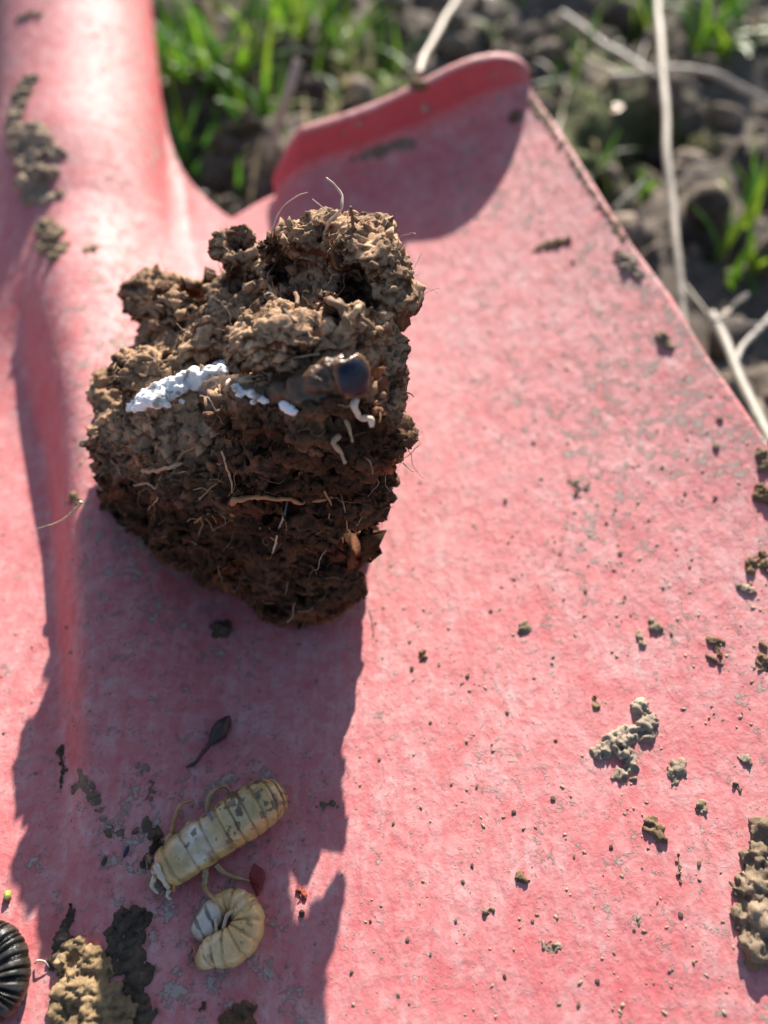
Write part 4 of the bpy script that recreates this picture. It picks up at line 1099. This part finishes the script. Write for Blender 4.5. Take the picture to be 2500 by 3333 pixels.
# ------------------------------------------------------------------ dry stalks
def stalk(label, pts, wpx, col, taper=0.8, group=None, name='dry_stalk', gloss=None):
    P = [at_z(*p) for p in pts]; r_ = wpx*0.36*pxsize(P[len(P)//2])
    n = 12*len(P); C = catmull([tuple(p) for p in P], n)
    C = C + np.stack([vnoise(C*60+k*5, 600+k) for k in range(3)], -1)*r_*0.5
    rad = np.linspace(1, taper, n)*r_*(1+0.12*vnoise(C*130, 610)+0.25*np.exp(-(((np.linspace(0, 1, n)*3.1) % 1.0-0.5)/0.03)**2))
    V, F = tube_np(C, rad, 12)
    c = np.array([col])*(1+0.25*fbm(V*np.array([500, 500, 500]), 3, 620))[:, None]
    return tag(link_mesh(name, mesh_mixed(name, V, F, True, np.clip(c, .02, .95)), gloss or M_STALK), label, 'dry stalk', group)
STRAW, GREY = (0.62, 0.53, 0.42), (0.36, 0.31, 0.26)
stalk('long pale upright straw running under the right rim of the blade', [(1418, -40, .012), (1436, 230, .004), (1452, 450, -.004), (1468, 610, -.010), (1478, 720, -.014)], 24, STRAW, .9)
stalk('grey straw slanting in from above towards the pale upright straw', [(1215, 30, -.020), (1300, 90, -.019), (1370, 135, -.018), (1424, 168, -.016)], 20, GREY)
stalk('pale straw arching to the right from the upright straw', [(1310, 165, -.022), (1380, 160, -.018), (1450, 150, -.014), (1540, 160, -.012), (1600, 188, -.014), (1690, 235, -.018)], 20, (0.52, .44, .36))
stalk('pale stem leaning on the rim of the tread', [(1000, -20, .004), (955, 50, .010), (925, 105, .015), (903, 160, .0205)], 22, (0.50, .42, .34))
stalk('pale stem standing left of the tread among grass', [(646, 130, .010), (620, 215, .002), (602, 260, -.003), (578, 345, -.012)], 30, (0.52, .46, .36))
stalk('grey green dead stem poking out beside the right rim', [(1325, 455, -.020), (1355, 425, -.017), (1400, 385, -.014)], 20, (0.40, .38, .28))
stalk('thick grey stem lying along the right rim of the blade', [(1535, 680, -.012), (1562, 735, -.010), (1590, 800, -.006), (1625, 880, -.001), (1665, 960, .004)], 34, (0.30, .27, .23), .9)
stalk('thin straight straw crossing the far right border', [(1535, 690, -.010), (1600, 697, -.010), (1700, 702, -.010)], 8, (0.46, .40, .35))
stalk('forked grey twig joining the thick stem from the right', [(1700, 650, -.014), (1640, 710, -.012), (1600, 750, -.010), (1588, 785, -.008)], 20, (0.40, .36, .32))
stalk('thin brown straw leaning between upright straw and rim', [(1460, 590, -.016), (1490, 630, -.016), (1530, 680, -.014)], 10, (0.30, .25, .2))
for k in range(16):                              # thin straws lying about on the soil to the right
    x = random.uniform(.06, .30); y = random.uniform(.16, .44)
    if not outside_shovel(x, y, .01): continue
    az = random.uniform(0, 3.14); L = random.uniform(.02, .06); Q = []
    for f in (-.5, -.15, .2, .5):
        xx, yy = x+math.cos(az)*L*f, y+math.sin(az)*L*f; Q.append((xx, yy, max(ground_at(xx, yy), ground_at(x, y)-.004)+.0012+random.uniform(0, .002)))
    C = catmull(Q, 24); c0 = random.uniform(.7, 1.2)
    V, F = tube_np(C, np.linspace(1, .6, 24)*random.uniform(.0004, .0010), 7)
    tag(link_mesh('straw', mesh_mixed('straw', V, F, True, np.tile([[.46*c0, .38*c0, .28*c0]], (len(V), 1))), M_STALK), 'thin short straw lying loose on the soil right of the shovel', 'straw', 'loose straws on the soil')
# pale dead leaves that catch the sun
def leaf(label, pts, wpx, col, mat, name='dead_leaf', cat='dead leaf', fold=0.25):
    P = [at_z(*p) for p in pts]; w = wpx*0.5*pxsize(P[1]); n = 16
    C = catmull([tuple(p) for p in P], n); T = np.gradient(C, axis=0); T /= np.linalg.norm(T, axis=1)[:, None]
    sd = np.cross(T, np.array([0, 0, 1.0])); sd /= np.linalg.norm(sd, axis=1)[:, None]
    s_ = np.linspace(0, 1, n); ww = w*np.sin(np.clip(s_*0.93+0.06, 0, 1)*math.pi)**0.6
    V = []
    for k in (-1, -.5, 0, .5, 1):
        V.append(C + sd*(ww*k)[:, None] + np.array([0, 0, 1])*(abs(k)*fold*ww)[:, None])
    V = np.stack(V, 1).reshape(-1, 3)
    o = link_mesh(name, mesh_np(name, V, grid_faces(n, 5), True, np.tile([col], (len(V), 1))), mat)
    o.modifiers.new('thickness', 'SOLIDIFY').thickness = 0.0002
    return tag(o, label, cat)
leaf('shiny white dead leaf sliver right of the upright straw', [(1578, 665, -.013), (1595, 650, -.010), (1616, 632, -.006)], 22, (0.85, .84, .80), M_CHIP)
leaf('dull pale leaf sliver below the shiny white one', [(1545, 690, -.014), (1560, 680, -.012), (1580, 668, -.010)], 22, (0.70, .62, .52), M_CHIP)
leaf('small orange dead leaf on the soil right of the tread corner', [(1310, 245, -.024), (1325, 238, -.022), (1345, 228, -.021)], 26, (0.40, .17, .05), M_CHIP)

# ------------------------------------------------------------------ grass
def blade_np(base, az, length, width, lean, bend, n=7):
    d = np.array([math.cos(az), math.sin(az), 0]); s_ = np.linspace(0, 1, n)
    ang = lean + bend*s_
    hx = np.concatenate([[0], np.cumsum(np.sin((ang[1:]+ang[:-1])/2))])*length/(n-1); hz = np.concatenate([[0], np.cumsum(np.cos((ang[1:]+ang[:-1])/2))])*length/(n-1)
    C = np.array(base)[None] + d[None]*hx[:, None] + np.array([0, 0, 1])[None]*hz[:, None]
    sd = np.array([-math.sin(az), math.cos(az), 0]); w = width*0.5*np.clip(1-s_**2.2, 0.04, 1)*np.clip(.7+s_*2, 0, 1)
    V = np.stack([C-sd*w[:, None]+np.array([0, 0, 1])*(w*.35)[:, None], C, C+sd*w[:, None]+np.array([0, 0, 1])*(w*.35)[:, None]], 1).reshape(-1, 3)
    return V, grid_faces(n, 3)
GREENS = [(0.17, 0.33, 0.02), (0.10, 0.24, 0.025), (0.24, 0.38, 0.025), (0.06, 0.16, 0.025)]
def tuft(label, px, py, nb, L, spread, w, hue=0, lean=(0.1, .7)):
    q = at_z(px, py, GZ); z = ground_at(q.x, q.y)
    r0 = root('grass_tuft', (q.x, q.y, z), label, 'grass', 'green grass tufts around the shovel')
    for k in range(nb):
        b0 = (q.x+random.gauss(0, spread), q.y+random.gauss(0, spread), z-0.002)
        V, F = blade_np(b0, random.uniform(0, 6.283), L*random.uniform(.6, 1.15), w*random.uniform(.7, 1.35), random.uniform(*lean), random.uniform(.1, 1.1))
        c = np.array(GREENS[(k+hue) % 4])*random.uniform(.8, 1.2)
        link_mesh('grass_blade', mesh_np('grass_blade', V, F, True, np.tile(c[None], (len(V), 1))), M_GRASS, r0)
tuft('grass tuft next to the socket of the shovel', 395, 210, 16, .042, .006, .0042)
tuft('bright broad grass tuft between socket and tread', 470, 190, 16, .045, .006, .0050)
tuft('tall grass tuft at the top border behind the tread', 625, 110, 22, .052, .007, .0036, 1)
tuft('grass tuft at the left of the pale stem', 560, 290, 12, .035, .005, .0030, 2)
tuft('low grass tuft at the foot of the socket flare', 400, 330, 12, .026, .005, .0030, 3)
tuft('grass tuft at the upper right border', 1535, 105, 20, .036, .006, .0034, 2, (.1, .9))
tuft('grass tuft left of the top of the upright straw', 1390, 40, 8, .034, .004, .0030, 2)
tuft('lone upright grass shoot by the far right border', 1622, 440, 3, .030, .001, .0032, 2, (.0, .2))
tuft('small grass shoots right of the upright straw', 1565, 540, 9, .022, .006, .0026, 2, (.1, .8))
tuft('grass shoot between tread corner and upright straw', 1395, 380, 4, .020, .002, .0028, 2, (.0, .5))
tuft('short grass beside the right rim under the straw', 1640, 610, 8, .018, .006, .0024, 2, (.1, .9))
tuft('dark grass tuft at the top border left of the stem', 760, 130, 14, .036, .008, .0030, 3, (.4, 1.2))
parts, cols = [], []
n = 0
while n < 460:
    x = RNG.normal(-0.06, 0.10); y = RNG.normal(0.34, 0.08)
    if n % 6 == 0: x = RNG.uniform(0.10, 0.34); y = RNG.uniform(0.12, 0.5)
    if y < 0.1 or not outside_shovel(x, y, 0.003): continue
    if float(vnoise(np.array([[x*35, y*35, 0.3]]), 700)[0]) < -0.05: continue
    L = RNG.uniform(.008, .028)
    V, F = blade_np((x, y, ground_at(x, y)-0.001), RNG.uniform(0, 6.28), L, RNG.uniform(.0012, .0028), RNG.uniform(.1, 1.0), RNG.uniform(0, 1.2), 5)
    parts.append((V, F)); c = np.array(GREENS[n % 4])*RNG.uniform(.5, 1.0)
    if RNG.random() < .42: c = np.array([0.34, .28, .18])*RNG.uniform(.6, 1.2)
    cols.append(np.tile(c[None], (len(V), 1))); n += 1
JV, JF = join_np(parts)
tag(link_mesh('grass', mesh_np('grass', JV, JF, True, np.vstack(cols)), M_GRASS), 'thin short grass growing over the soil', 'grass', kind='stuff')
